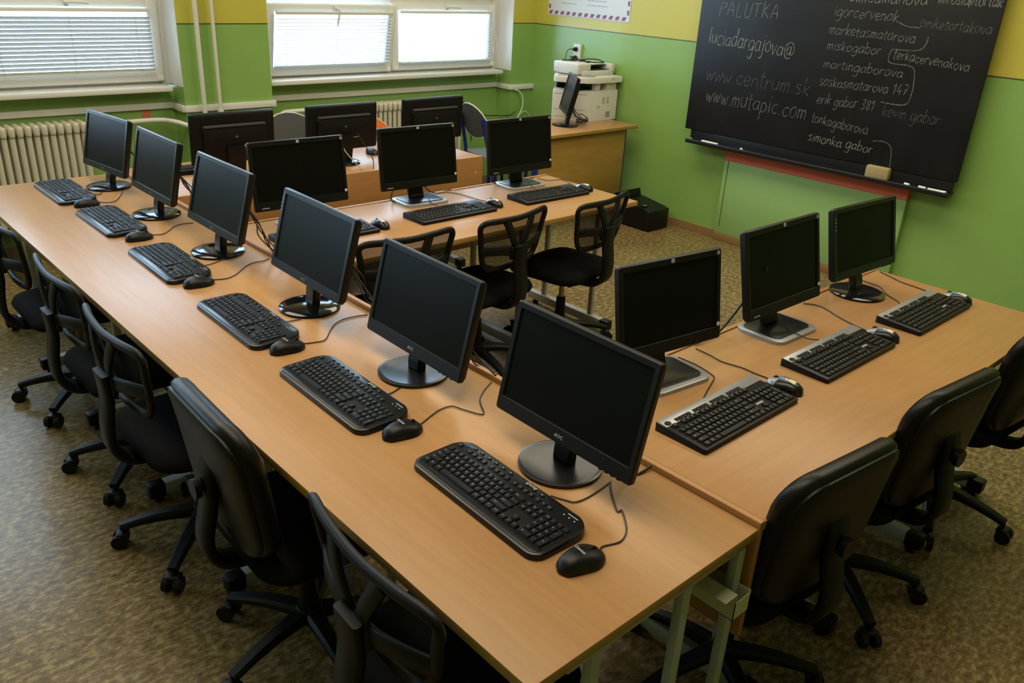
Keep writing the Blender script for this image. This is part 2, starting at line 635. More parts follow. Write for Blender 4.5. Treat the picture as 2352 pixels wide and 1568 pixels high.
# ------------------------------------------------------------------ windows
def sash(win, x0, x1, z0, z1, tilt, lever, y=5.872):
    """opening light hinged at the bottom; leans into the room by tilt"""
    w, h = x1 - x0, z1 - z0
    rl, rb, rt = 0.068, 0.068, 0.052
    bm = BM()
    d = 0.05
    bx(bm, (rl / 2, 0, h / 2), (rl, d, h), 0.008)
    bx(bm, (w - rl / 2, 0, h / 2), (rl, d, h), 0.008)
    bx(bm, (w / 2, 0, rb / 2), (w - 2 * rl + 0.01, d - 0.004, rb), 0.008)
    bx(bm, (w / 2, 0, h - rt / 2), (w - 2 * rl + 0.01, d - 0.004, rt), 0.008)
    s = obj('sash', bm, 'pvc', win, (x0, y, z0), rot=(tilt, 0, 0))
    bm = BM()
    bx(bm, (w / 2, 0.004, (rb + h - rt) / 2), (w - 2 * rl + 0.012, 0.006, h - rb - rt + 0.012))
    obj('pane', bm, 'glass', s, smooth=0)
    if lever:
        bm = BM()
        bx(bm, (w / 2, -0.031, h - 0.026), (0.03, 0.014, 0.046), 0.004)
        if lever == 'down':
            tube(bm, smooth_path([(w / 2, -0.038, h - 0.022), (w / 2 + 0.012, -0.062, h - 0.024), (w / 2 + 0.014, -0.066, h - 0.06), (w / 2 + 0.006, -0.064, h - 0.135)], 4), 0.0085, 8)
        else:
            tube(bm, smooth_path([(w / 2, -0.038, h - 0.022), (w / 2 - 0.01, -0.062, h - 0.022), (w / 2 + 0.05, -0.066, h - 0.022), (w / 2 + 0.12, -0.064, h - 0.026)], 4), 0.0085, 8)
        obj('handle', bm, 'pvc', s)
    bm = BM()
    for hx in (0.03, w - 0.03):
        bx(bm, (hx, -0.028, 0.022), (0.045, 0.014, 0.03), 0.004)
    obj('hinge_cover', bm, 'pvc', s)
    return s


wins = []
for i, (a, b) in enumerate(NICHE):
    w = bpy.data.objects.new('window_%d' % (i + 1), None)
    C.objects.link(w)
    w['kind'] = 'structure'
    wins.append(w)
    mid = (a + b) / 2 + 0.005
    bm = BM()
    y = 5.895
    for x in (a + 0.028, b - 0.028):
        bx(bm, (x, y, (1.0 + ZT) / 2), (0.056, 0.07, ZT - 1.0), 0.004)
    bx(bm, (mid, y + 0.01, (1.0 + ZT) / 2), (0.06, 0.05, ZT - 1.0), 0.004)
    for z, hh in ((1.012, 0.055), (1.565, 0.07), (ZT - 0.025, 0.05)):
        bx(bm, ((a + b) / 2, y + 0.006, z), (b - a - 0.1, 0.058, hh), 0.004)
    obj('frame', bm, 'pvc', w)
    tilt = radians(10.5) if i == 2 else 0
    sash(w, a + 0.045, mid - 0.005, 1.03, 1.54, tilt, 'down' if i == 2 else 'side', 5.858)
    sash(w, mid + 0.005, b - 0.045, 1.03, 1.54, 0, 'side', 5.858)
    sash(w, a + 0.045, mid - 0.005, 1.59, ZT - 0.03, 0, None, 5.868)
    sash(w, mid + 0.005, b - 0.045, 1.59, ZT - 0.03, 0, None, 5.868)


def blind(label, x0, x1, z0, z1, y, lean, slat_tilt, pitch=0.0243, cord=True):
    t = thing('window_blind', label, 'blind', (x0, y, z0), 0, 'blinds on the lower window lights')
    t.rotation_euler = (lean, 0, 0)
    w, h = x1 - x0, z1 - z0
    bm = BM()
    bx(bm, (w / 2, 0, h - 0.012), (w, 0.024, 0.022), 0.003)
    obj('head_rail', bm, 'pvc', t)
    bm = BM()
    bx(bm, (w / 2, 0, 0.008), (w - 0.006, 0.02, 0.010), 0.003)
    for fx in (0.12, 0.5, 0.88):
        bx(bm, (w * fx, -0.010, 0.006), (0.02, 0.006, 0.012), 0.002)
    obj('bottom_rail', bm, 'slat', t)
    bm = BM()
    n = int((h - 0.045) / pitch)
    for k in range(n):
        z = 0.024 + k * pitch
        sw = 0.0235
        prof = []
        for q in range(5):
            u = (q / 4 - 0.5) * sw
            c = 0.0022 * (1 - (2 * u / sw) ** 2)
            yy, zz = u * cos(slat_tilt) - c * sin(slat_tilt), u * sin(slat_tilt) + c * cos(slat_tilt)
            prof.append((yy, zz))
        a = [Vector((0.004, p[0], z + p[1])) for p in prof] + [Vector((0.004, p[0], z + p[1] - 0.0006)) for p in reversed(prof)]
        b = [Vector((w - 0.004, v.y, v.z)) for v in a]
        loft(bm, [a, b])
    sl = obj('slats', bm, 'slat', t, smooth=50)
    sl['kind'] = 'stuff'
    for fx in (0.09, 0.5, 0.9):
        bm = BM()
        for dy in (-0.0135, 0.0135):
            cyl(bm, (w * fx, dy, 0.01), (w * fx, dy, h - 0.02), 0.0009, 5)
        obj('ladder_cord', bm, 'pvc_grey', t)
    if cord:
        bm = BM()
        tube(bm, smooth_path([(w - 0.01, -0.015, h - 0.01), (w + 0.02, -0.025, h * 0.6), (w + 0.045, -0.03, h * 0.3), (w + 0.04, -0.03, h * 0.18)], 4), 0.0014, 5)
        tube(bm, [(w + 0.01, -0.026, h * 0.28), (w + 0.01, -0.026, h * 0.18)], 0.004, 6)
        obj('pull_cord', bm, 'pvc', t)
    return t


a, b = NICHE[1]
mid = (a + b) / 2 + 0.005
blind('venetian blind with half-closed slats on the window at the left edge', mid + 0.055, b - 0.105, 1.085, 1.487, 5.806, 0, radians(-63), cord=False)
a, b = NICHE[2]
mid = (a + b) / 2 + 0.005
blind('venetian blind with open slats on the tilted window light', a + 0.105, mid - 0.06, 1.094, 1.49, 5.790, radians(10.5), radians(4), cord=False)
blind('venetian blind with open slats and hanging pull cord nearest the room corner', mid + 0.065, b - 0.11, 1.085, 1.49, 5.806, 0, radians(4))


# ------------------------------------------------------------------ radiators and pipes
def radiator(label, x0, n, pitch, y, z0, z1):
    t = thing('column_radiator', label, 'radiator', (x0, y, z0), 0)
    h = z1 - z0
    bm = BM()
    for yy in (-0.05, 0.0, 0.05):
        outer = smooth_path([(0, yy, 0.05), (0, yy, h - 0.05)], 2)
        tube(bm, [(0, yy, 0.04), (0, yy, h - 0.04)], 0.0165, 8, flat=1.0)
    for zz in (0.045, h - 0.045):
        bx(bm, (0, 0, zz), (0.036, 0.15, 0.07), 0.016, 3)
    bx(bm, (0, 0, h - 0.045), (0.0445, 0.05, 0.05), 0.01)
    bx(bm, (0, 0, 0.045), (0.0445, 0.05, 0.05), 0.01)
    p = obj('section', bm, 'radiator', t)
    for k in range(1, n):
        c = p.copy()
        C.objects.link(c)
        c.parent = t
        c.location = (k * pitch, 0, 0)
    bm = BM()
    for fx in (0.12, 0.88):
        bx(bm, (pitch * (n - 1) * fx + pitch / 2, 0, -z0 / 2 + 0.01), (0.012, 0.10, z0 + 0.04))
    obj('stand', bm, 'radiator', t)
    return t


radiator('cream column radiator at the left edge, under the window with half-closed blind', 0.425, 27, 0.0452, 5.735, 0.21, 0.84)
radiator('white column radiator under the window next to the room corner', 3.455, 27, 0.0452, 5.735, 0.21, 0.82)


def pipe(name, label, pts, r, extra=None):
    bm = BM()
    tube(bm, pts, r, 10)
    t = obj(name, bm, 'pipe')
    tag(t, label, 'pipe')
    if extra:
        bm = BM()
        extra(bm)
        obj('valve', bm, 'pipe', t)
    return t


pipe('heating_pipe', 'thicker white riser pipe on the pier between the windows', [(2.352, YP - 0.05, 0.0), (2.352, YP - 0.05, ZC)], 0.0155)


def valve(bm):
    cyl(bm, (2.462, YP - 0.05, 0.86), (2.462, YP - 0.05, 0.80), 0.020, 10)
    cyl(bm, (2.462, YP - 0.05, 0.83), (2.482, YP - 0.085, 0.81), 0.012, 8)
    bx(bm, (2.487, YP - 0.09, 0.808), (0.02, 0.02, 0.028), 0.004)


pipe('heating_pipe', 'thinner white riser pipe with valve on the pier between the windows', [(2.462, YP - 0.05, 0.0), (2.462, YP - 0.05, ZC)], 0.0125, valve)
pipe('heating_pipe', 'white pipe bending from the left radiator to the pier', smooth_path([(1.60, 5.735, 0.795), (1.85, 5.735, 0.797), (2.08, 5.73, 0.797), (2.17, 5.66, 0.79), (2.25, 5.60, 0.765), (2.33, 5.59, 0.765)], 5), 0.0165)
pipe('heating_pipe', 'white pipe running from the pier to the right radiator', smooth_path([(2.49, 5.59, 0.74), (2.75, 5.60, 0.75), (2.92, 5.63, 0.775), (3.00, 5.72, 0.787), (3.20, 5.735, 0.787), (3.44, 5.735, 0.785)], 5), 0.0165)


# ------------------------------------------------------------------ desks
def leg_frame(desk, x, y, along, depth, top, n0=None, cap=True):
    """steel T-foot frame; along: direction ('x' or 'y') of the foot; (x,y) its user-side end"""
    bm = BM()
    sx = depth
    T = Matrix.Translation((x, y, 0)) @ Matrix.Rotation(0 if along == 'x' else pi / 2, 4, 'Z')
    bx(bm, (sx / 2 + 0.012, 0, 0.052), (sx + 0.024, 0.045, 0.05), 0.008, T=T)
    bx(bm, (sx / 2 + 0.02, 0, top - 0.012), (sx * 0.86, 0.030, 0.020), 0.004, T=T)
    for f in ((0.24, 0.69, 1.012) if along == 'x' else (0.22, 0.84)):
        bx(bm, (sx * f, 0, top / 2 + 0.02), (0.030, 0.024, top - 0.09), 0.006, T=T)
    f = obj('leg_frame', bm, 'steel', desk)
    bm = BM()
    bx(bm, (0.012, 0, 0.052), (0.06, 0.05, 0.056), 0.008, T=T)
    obj('foot_cap', bm, 'black', f)
    for gx in (0.02, sx - 0.03):
        bm = BM()
        cyl(bm, T @ Vector((gx, 0, 0.0)), T @ Vector((gx, 0, 0.030)), 0.017, 10)
        obj('levelling_foot', bm, 'black', f)
    return f


def desktop(desk, x0, x1, y0, y1, z, m, th=0.025):
    bm = BM()
    bx(bm, ((x0 + x1) / 2, (y0 + y1) / 2, z - th / 2), (x1 - x0, y1 - y0, th), 0.0018, 2)
    o = obj('tabletop', bm, [m, 'edge'], desk)
    for p in o.data.polygons:
        p.material_index = 0 if abs(p.normal.z) > 0.7 else 1
    return o


ZA, ZB = 0.74, 0.752
dA = thing('long_computer_desk', 'long beech desk running from the foreground to the left radiator with six monitors', 'desk')
desktop(dA, 0.75, 1.443, 0.70, 4.63, ZA, 'wood')
bm = BM()
bx(bm, (1.4565, 2.665, 0.59), (0.018, 3.93, 0.326), 0.0015)
obj('modesty_panel', bm, 'panel', dA)
for y in (0.724, 1.39, 2.04, 2.675, 3.33, 3.98, 4.59):
    leg_frame(dA, 0.79, y, 'x', 0.62, ZA - 0.025)
bm = BM()   # folded sheet-metal cable channel hanging near the near end
for cx_, cz_, sx_, sz_ in ((1.372, 0.570, 0.002, 0.075), (1.430, 0.562, 0.002, 0.055), (1.401, 0.534, 0.060, 0.002), (1.350, 0.607, 0.046, 0.002)):
    bx(bm, (cx_, 0.862, cz_), (sx_, 0.36, sz_))
bx(bm, (1.401, 0.683, 0.558), (0.060, 0.002, 0.050))
obj('cable_channel', bm, 'cream_steel', dA, smooth=0)


def cross_desk(label, x0, x1, y0, y1, back_side):
    """desk along x; back_side 'n' = panel on the +y side, 's' = on the -y side"""
    d = thing('computer_desk', label, 'desk', group='beech desks in the island')
    if back_side == 'n':
        desktop(d, x0, x1, y0, y1 - 0.021, ZB, 'wood_x')
        yp, yf, yd = y1 - 0.009, y0 + 0.04, 0.60
    else:
        desktop(d, x0, x1, y0 + 0.021, y1, ZB, 'wood_x')
        yp, yf, yd = y0 + 0.009, y1 - 0.64, 0.60
    bm = BM()
    bx(bm, ((x0 + x1) / 2, yp, 0.586), (x1 - x0, 0.018, 0.338), 0.0015)
    obj('modesty_panel', bm, 'panel', d)
    for x in (x0 + (0.05 if back_side == 's' or y0 > 1 else 0.22), x0 + 0.64, x0 + 1.28, x1 - 0.10):
        leg_frame(d, x, yf, 'y', yd, ZB - 0.025)
    return d


X0 = 1.4665
cross_desk('beech desk with three monitors in the right foreground, nearest the blackboard', X0, 3.41, 0.699, 1.396, 'n')
cross_desk('beech desk in the middle of the room with three monitors facing the camera', X0, 3.41, 2.685, 3.385, 'n')
dD = cross_desk('beech desk nearest the radiators, its monitors seen from behind', X0, 3.41, 3.945, 4.65, 's')
bm = BM()   # its brown front panel with pale screws
for x in (3.355, 1.6):
    cyl(bm, (x, 3.944, 0.66), (x, 3.950, 0.66), 0.005, 8)
obj('screw', bm, 'led', dD)
bm = BM()
bx(bm, ((X0 + 3.41) / 2, 3.954, 0.30), (3.41 - X0 - 0.004, 0.016, 0.24), 0.001)
obj('lower_panel', bm, 'panel', dD)

# desk with the office copier, against the right wall
pd = thing('teacher_desk', 'old brown desk with blue legs under the white copier', 'desk')
bm = BM()
bx(bm, (4.805, 4.59, 0.728), (1.075, 0.60, 0.026), 0.003)
o = obj('tabletop', bm, ['wood_x', 'oak'], pd)
for p in o.data.polygons:
    p.material_index = 0 if p.normal.z > 0.7 else 1
bm = BM()
bx(bm, (4.78, 4.345, 0.45), (0.94, 0.018, 0.50), 0.002)
obj('front_panel', bm, 'oak', pd)
for x in (4.29, 5.275):
    for y in (4.375, 4.82):
        bm = BM()
        bx(bm, (x, y, 0.357), (0.038, 0.028, 0.715), 0.004)
        obj('leg', bm, 'blue_steel', pd)
for x in (4.29, 5.275):
    bm = BM()
    bx(bm, (x, 4.60, 0.69), (0.03, 0.43, 0.04), 0.004)
    obj('side_rail', bm, 'blue_steel', pd)
# ------------------------------------------------------------------ monitors
def tiltT(off, dyaw, tilt):
    return Matrix.Translation(off) @ Matrix.Rotation(dyaw, 4, 'Z') @ Matrix.Rotation(-tilt, 4, 'X')


def ring3(w, h, r, y, z0=0.0, k=4):
    return [Vector((x, y, z + h / 2 + z0)) for x, z in rrect(w, h, r, k)]


def monitor(kind, label, base, z, ang, panel, w, h, tilt, pyaw=None, cables=None, group=None, badge=True):
    """base: (x,y) of the stand; panel: (x,y,z) bottom centre of the front face; angles in degrees"""
    t = thing('computer_monitor', label, 'monitor', (base[0], base[1], z), radians(ang), group)
    Ri = Matrix.Rotation(-radians(ang), 3, 'Z')
    off = Ri @ Vector((panel[0] - base[0], panel[1] - base[1], panel[2] - z))
    T = tiltT(off, radians((pyaw if pyaw is not None else ang) - ang), radians(tilt))
    bs, bt, bb = {'hp': (0.014, 0.020, 0.036), 'aoc': (0.015, 0.016, 0.037)}.get(kind, (0.017, 0.018, 0.028))
    th = 0.020
    r = 0.007

    def X(ring):
        return [T @ v for v in ring]
    bm = BM()
    ow = [X(ring3(w - 0.004, h - 0.004, r, th, 0.002)), X(ring3(w, h, r, th * 0.8)), X(ring3(w, h, r, 0.004)), X(ring3(w - 0.006, h - 0.006, r, 0.0, 0.003)),
          X(ring3(w - 2 * bs, h - bt - bb, 0.002, 0.0005, bb)), X(ring3(w - 2 * bs - 0.004, h - bt - bb - 0.004, 0.002, 0.006, bb + 0.002))]
    loft(bm, ow, 0, cap=False)
    mt = {'aoc': 'black', 'gloss': 'satin', 'hp': 'black', 'back': 'black'}[kind]
    obj('bezel', bm, mt, t)
    bm = BM()
    bx(bm, (0, 0.007, bb + (h - bt - bb) / 2), (w - 2 * bs - 0.002, 0.004, h - bt - bb - 0.002), T=T)
    obj('screen', bm, 'screen', t, smooth=0)
    # rear shell
    bm = BM()
    if kind == 'back':
        rings = [ring3(w - 0.003, h - 0.003, r, th - 0.002, 0.0015), ring3(w - 0.012, h - 0.012, r, th + 0.008, 0.006),
                 ring3(w - 0.03, h - 0.03, r, th + 0.011, 0.015)]
        loft(bm, [X(q) for q in rings])
        hh = h * 0.70
        rings = [ring3(w * 0.76, hh, 0.012, th + 0.008, 0.012), ring3(w * 0.745, hh - 0.008, 0.012, th + 0.026, 0.012), ring3(w * 0.60, hh - 0.05, 0.012, th + 0.036, 0.014)]
        loft(bm, [X(q) for q in rings])
        by = th + 0.036
    else:
        rings = [ring3(w - 0.003, h - 0.003, r, th - 0.002, 0.0015), ring3(w - 0.014, h - 0.014, r, th + 0.009, 0.007),
                 ring3(w * 0.80, h * 0.80, 0.015, th + 0.016, h * 0.08), ring3(w * 0.74, h * 0.70, 0.015, th + 0.030, h * 0.11), ring3(w * 0.5, h * 0.5, 0.015, th + 0.036, h * 0.18)]
        loft(bm, [X(q) for q in rings])
        by = th + 0.034
    obj('rear_shell', bm, 'black_rough', t)
    # stand
    neck_top = T @ Vector((0, by, h * 0.36))
    neck_low = Vector((0, 0.012, 0.016))
    bm = BM()
    if kind == 'hp':
        strip(bm, smooth_path([neck_low + Vector((0, 0.02, 0)), (0, 0.045, 0.05), (0, (0.05 + neck_top.y) / 2 + 0.004, neck_top.z * 0.6), neck_top + Vector((0, 0.006, 0))], 4), 0.085, 0.024, ref=(0, 1, 0))
    elif kind == 'back':
        strip(bm, [Vector((0, 0.02, 0.012)), Vector((0, 0.035, 0.10)), Vector((0, max(neck_top.y, 0.04), neck_top.z))], 0.10, 0.03, ref=(0, 1, 0))
    else:
        strip(bm, smooth_path([neck_low, (0, 0.016, 0.05), (0, (0.016 + neck_top.y) / 2 + 0.008, neck_top.z * 0.65), neck_top], 4), [0.062] * 8 + [0.054] * 5, 0.030, ref=(0, 1, 0))
    obj('stand_neck', bm, mt, t)
    if kind == 'hp':
        bm = BM()
        plate(bm, rrect(0.250, 0.185, 0.04, 5), 0.0, 0.012, 0.004)
        b = obj('stand_base', bm, 'silver', t)
        bm = BM()
        plate(bm, rrect(0.212, 0.148, 0.028, 5, 0, 0.004), 0.0125, 0.0150, 0.001)
        obj('base_inlay', bm, 'satin', b)
    else:
        rad = 0.104
        bm = BM()
        if kind == 'aoc':
            lathe(bm, [(rad - 0.003, 0.0), (rad, 0.003), (rad, 0.009), (rad - 0.008, 0.0115), (rad - 0.012, 0.0105), (0.03, 0.014), (0.001, 0.014)], n=40)
            obj('stand_base', bm, 'satin', t)
        else:
            lathe(bm, [(rad - 0.003, 0.0), (rad, 0.003), (rad - 0.001, 0.008), (rad - 0.006, 0.011), (rad * 0.8, 0.0145), (0.04, 0.019), (0.001, 0.020)], n=40)
            obj('stand_base', bm, 'gloss', t)
    # marks
    F = T @ Matrix.Rotation(pi / 2, 4, 'X')
    if kind == 'hp' and badge:
        bm = BM()
        plate(bm, rrect(0.013, 0.011, 0.003, 3), 0.0, 0.0012, 0, T=F @ Matrix.Translation((0, h - 0.0105, -0.0005)))
        put_text(bm, 'hp', 0.010, F @ Matrix.Translation((0, h - 0.0105, 0.0010)), 1)
        obj('logo', bm, ['logo', 'black'], t)
        bm = BM()
        plate(bm, rrect(0.012, 0.012, 0.003, 3), 0.0, 0.0010, 0, T=F @ Matrix.Translation((w / 2 - 0.014, h - 0.013, -0.0005)))
        obj('sticker', bm, 'print', t)
        bm = BM()
        lathe(bm, [(0.0065, 0), (0.0065, 0.001), (0.001, 0.0011)], n=16)
        bmesh.ops.transform(bm, matrix=F @ Matrix.Translation((w / 2 - 0.011, bb + 0.010, -0.0002)), verts=bm.verts)
        obj('round_sticker', bm, 'led', t)
        bm = BM()
        for i in range(4):
            bx(bm, (w / 2 - 0.06 - i * 0.024, -0.001, 0.012), (0.012, 0.002, 0.0035), 0.001, T=T)
        obj('button_row', bm, 'black_rough', t)
        bm = BM()
        bx(bm, (-w / 2 + 0.045, -0.0003, 0.013), (0.034, 0.0008, 0.004), T=T)
        obj('model_print', bm, 'print', t)
    elif kind in ('aoc', 'gloss'):
        bm = BM()
        if badge:
            put_text(bm, 'AOC', 0.013, F @ Matrix.Translation((0, bb * 0.5, 0.0006)))
            obj('logo', bm, 'logo' if kind == 'aoc' else 'print', t)
        else:
            bm.free()
        bm = BM()
        for i in range(4):
            bx(bm, (w / 2 - 0.035 - i * 0.018, 0.004, 0.0), (0.009, 0.006, 0.002), 0.0008, T=T)
        obj('button_row', bm, 'black_rough', t)
    if kind == 'gloss':
        bm = BM()
        for i in range(4):
            bx(bm, (-w / 2 + 0.008, -0.0006, h * 0.86 - i * 0.013), (0.006, 0.0008, 0.004), T=T)
        obj('spec_sticker', bm, 'print', t, smooth=0)
    for c in (cables or []):
        bm = BM()
        pts, rr, mm = c
        loc = [Ri @ Vector((p[0] - base[0], p[1] - base[1], p[2] - z)) for p in pts]
        tube(bm, smooth_path(loc, 5), rr, 6)
        obj('cable', bm, mm, t)
    return t


def bundle(x, y, z, seed, n=3):
    """signal and power leads dropping from a monitor of the long desk behind it"""
    rnd = random.Random(seed)
    out = []
    for i in range(n):
        j = rnd.uniform(-0.06, 0.05)
        q = lambda v: rnd.uniform(-v, v)
        out.append(([(x + 0.085, y - 0.05 + q(0.03), z + 0.20), (x + 0.12 + q(0.01), y - 0.08 + q(0.035), z + 0.13), (x + 0.135 + q(0.015), y - 0.12 + q(0.05), z + 0.06 + q(0.02)), (x + 0.16, y - 0.15 + q(0.07), z + 0.018), (x + 0.19, y - 0.17 + q(0.09), z + 0.006)], 0.0026, 'cable'))
    return out


G = 'monitors on the island desks'
monitor('aoc', 'matte black monitor nearest the camera, at the near end of the long desk', (1.280, 1.153), ZA, -90.7, (1.247, 1.140, 0.819), 0.450, 0.286, 12.5, group=G, badge=True,
        cables=[([(1.33, 1.02, 1.0), (1.35, 1.01, 0.86), (1.375, 1.010, 0.748), (1.408, 1.005, 0.744), (1.441, 1.002, 0.750)], 0.0035, 'cable')])
monitor('aoc', 'matte black monitor with light logo letters, second from the near end of the long desk', (1.291, 1.771), ZA, -91.1, (1.269, 1.762, 0.809), 0.460, 0.287, 14, group=G, cables=bundle(1.291, 1.771, ZA, 2, 2))
monitor('gloss', 'black monitor on glossy round foot, third from the near end of the long desk', (1.302, 2.387), ZA, -91.2, (1.246, 2.325, 0.858), 0.462, 0.273, 15, group=G, cables=bundle(1.302, 2.35, ZA, 3, 3), badge=True)
monitor('gloss', 'black monitor on glossy round foot, fourth from the near end of the long desk', (1.303, 3.109), ZA, -90.0, (1.260, 3.055, 0.849), 0.459, 0.272, 15, group=G, cables=bundle(1.303, 3.07, ZA, 4, 4))
monitor('gloss', 'black monitor on glossy round foot, second from the window end of the long desk', (1.305, 3.751), ZA, -89.7, (1.267, 3.696, 0.844), 0.452, 0.271, 12.6, group=G, cables=bundle(1.305, 3.72, ZA, 5, 4))
monitor('gloss', 'black monitor at the window end of the long desk, beside the left radiator', (1.300, 4.352), ZA, -86, (1.276, 4.340, 0.826), 0.427, 0.273, 12.6, pyaw=-83, group=G, cables=bundle(1.30, 4.31, ZA, 6, 3))
monitor('hp', 'large black monitor at the left end of the middle desk, lower part behind other monitors', (1.775, 3.235), ZB, 0, (1.735, 3.180, 0.850), 0.441, 0.286, 7, pyaw=-2, group=G)
monitor('hp', 'black monitor with silver-rimmed foot in the centre of the middle desk', (2.432, 3.283), ZB, -3, (2.417, 3.252, 0.832), 0.440, 0.294, 7, pyaw=-3.4, group=G,
        cables=[([(2.36, 3.33, 1.0), (2.34, 3.36, 0.85), (2.30, 3.345, 0.765), (2.33, 3.30, 0.76)], 0.0035, 'cable'), ([(2.46, 3.33, 0.95), (2.50, 3.36, 0.83), (2.58, 3.372, 0.757), (2.70, 3.374, 0.757)], 0.003, 'cable')])
monitor('hp', 'black monitor with silver-rimmed foot at the right end of the middle desk', (3.102, 3.270), ZB, -2, (3.060, 3.217, 0.839), 0.4423, 0.285, 7, pyaw=-2.2, group=G,
        cables=[([(3.03, 3.31, 1.0), (3.0, 3.34, 0.86), (2.97, 3.345, 0.78), (2.99, 3.33, 0.76)], 0.0035, 'cable'), ([(3.14, 3.31, 0.95), (3.17, 3.35, 0.83), (3.20, 3.365, 0.757), (3.29, 3.35, 0.757)], 0.003, 'cable')])
monitor('hp', 'large black monitor with silver foot at the near left end of the right-foreground desk', (1.850, 1.292), ZB, -6, (1.851, 1.268, 0.846), 0.402, 0.276, 10, pyaw=-7.5, group=G)
monitor('hp', 'black monitor with silver foot in the middle of the right-foreground desk', (2.467, 1.283), ZB, -1, (2.466, 1.261, 0.835), 0.440, 0.295, 13, pyaw=-0.9, group=G,
        cables=[([(2.36, 1.30, 0.99), (2.32, 1.345, 0.86), (2.27, 1.372, 0.775), (2.20, 1.368, 0.763), (2.12, 1.372, 0.758)], 0.004, 'cable')])
monitor('gloss', 'black monitor on round foot nearest the green wall, on the right-foreground desk', (3.057, 1.290), ZB, -3, (3.051, 1.270, 0.845), 0.443, 0.268, 13, pyaw=-3.2, group=G, badge=False)
for i, (x, lab) in enumerate(((1.912, 'black monitor seen from behind with yellow label and pale lead, left on the far desk'), (2.570, 'black monitor seen from behind between the grey and the orange chair'), (3.222, 'black monitor seen from behind in front of the right radiator'))):
    cb = []
    if i == 0:
        cb = [([(1.93, 4.13, 0.93), (1.95, 4.07, 0.86), (1.975, 4.02, 0.80), (1.99, 3.985, 0.765)], 0.0032, 'grey_cable')]
    if i == 1:
        cb = [([(2.49, 4.13, 0.92), (2.50, 4.08, 0.85), (2.525, 4.01, 0.79), (2.545, 3.975, 0.757)], 0.003, 'grey_cable'), ([(2.62, 4.14, 0.93), (2.66, 4.10, 0.84), (2.67, 4.06, 0.79), (2.62, 3.98, 0.757)], 0.003, 'cable')]
    t = monitor('back', lab, (x - 0.01, 4.215), ZB, 180, (x, 4.242, 0.826), 0.463, 0.262, 3, group=G, cables=cb)
    # marks on the rear shell
    Tb = tiltT(Vector((-0.01, -0.027, 0.826 - ZB)), 0, radians(3))
    hh = 0.262
    bm = BM()
    Bk = Tb @ Matrix.Rotation(-pi / 2, 4, 'X') @ Matrix.Rotation(pi, 4, 'Z')
    put_text(bm, 'hp', 0.016, Tb @ Matrix.Translation((0, 0.0572, hh * 0.55)) @ Matrix.Rotation(pi, 4, 'Z') @ Matrix.Rotation(pi / 2, 4, 'X'))
    obj('logo', bm, 'device_grey', t)
    bm = BM()
    bx(bm, (0, 0.040, hh * 0.755), (0.34, 0.022, 0.012), 0.004, T=Tb)
    obj('grip_ledge', bm, 'ledge', t)
    bm = BM()
    for q in range(6):
        bx(bm, (-0.03 - q * 0.011, 0.0575, hh * 0.30), (0.007, 0.003, 0.004), T=Tb)
    obj('port_row', bm, 'device_grey', t, smooth=0)
    if i == 0:
        bm = BM()
        bx(bm, (-0.075, 0.0575, hh * 0.17), (0.030, 0.003, 0.040), T=Tb, m=0)
        bx(bm, (-0.075, 0.0580, hh * 0.23), (0.030, 0.003, 0.014), T=Tb, m=1)
        obj('rating_label', bm, ['print', 'yellow_label'], t, smooth=0)

# monitor standing sideways beside the copier
t = monitor('gloss', 'black monitor seen edge-on in front of the white copier', (4.775, 4.558), 0.741, -127, (4.742, 4.568, 0.845), 0.40, 0.285, 13, badge=False)


# ------------------------------------------------------------------ keyboards
KU = 0.0187
KEYS = []


def krow(y, items, x0=0.0):
    x = x0
    for it in items:
        if isinstance(it, (int, float)):
            x += it
            continue
        lab, w = it if isinstance(it, tuple) else (it, 1.0)
        KEYS.append((x + w / 2, y, w, 1.0, lab))
        x += w


krow(5.35, ['Esc', 1.0, 'F1', 'F2', 'F3', 'F4', 0.5, 'F5', 'F6', 'F7', 'F8', 0.5, 'F9', 'F10', 'F11', 'F12', 0.25, 'Prt', 'Scr', 'Brk'])
krow(4, [';', '1', '2', '3', '4', '5', '6', '7', '8', '9', '0', '-', '=', ('Bksp', 2.0), 0.25, 'Ins', 'Hm', 'PU', 0.25, 'Num', '/', '*', '-'])
krow(3, [('Tab', 1.5), 'Q', 'W', 'E', 'R', 'T', 'Z', 'U', 'I', 'O', 'P', '[', ']', ('\\', 1.5), 0.25, 'Del', 'End', 'PD', 0.25, '7', '8', '9'])
krow(2, [('Caps', 1.75), 'A', 'S', 'D', 'F', 'G', 'H', 'J', 'K', 'L', ';', "'", ('Enter', 2.25), 3.5, '4', '5', '6'])
krow(1, [('Shift', 2.25), 'Y', 'X', 'C', 'V', 'B', 'N', 'M', ',', '.', '/', ('Shift', 2.75), 1.25, '^', 1.25, '1', '2', '3'])
krow(0, [('Ctrl', 1.25), ('#', 1.25), ('Alt', 1.25), ('', 6.25), ('Alt', 1.25), ('#', 1.25), ('=', 1.25), ('Ctrl', 1.25), 0.25, '<', 'v', '>', 0.25, ('0', 2.0), '.'])
KEYS.append((22.0, 2.5, 1.0, 2.0, '+'))
KEYS.append((22.0, 0.5, 1.0, 2.0, 'Ent'))


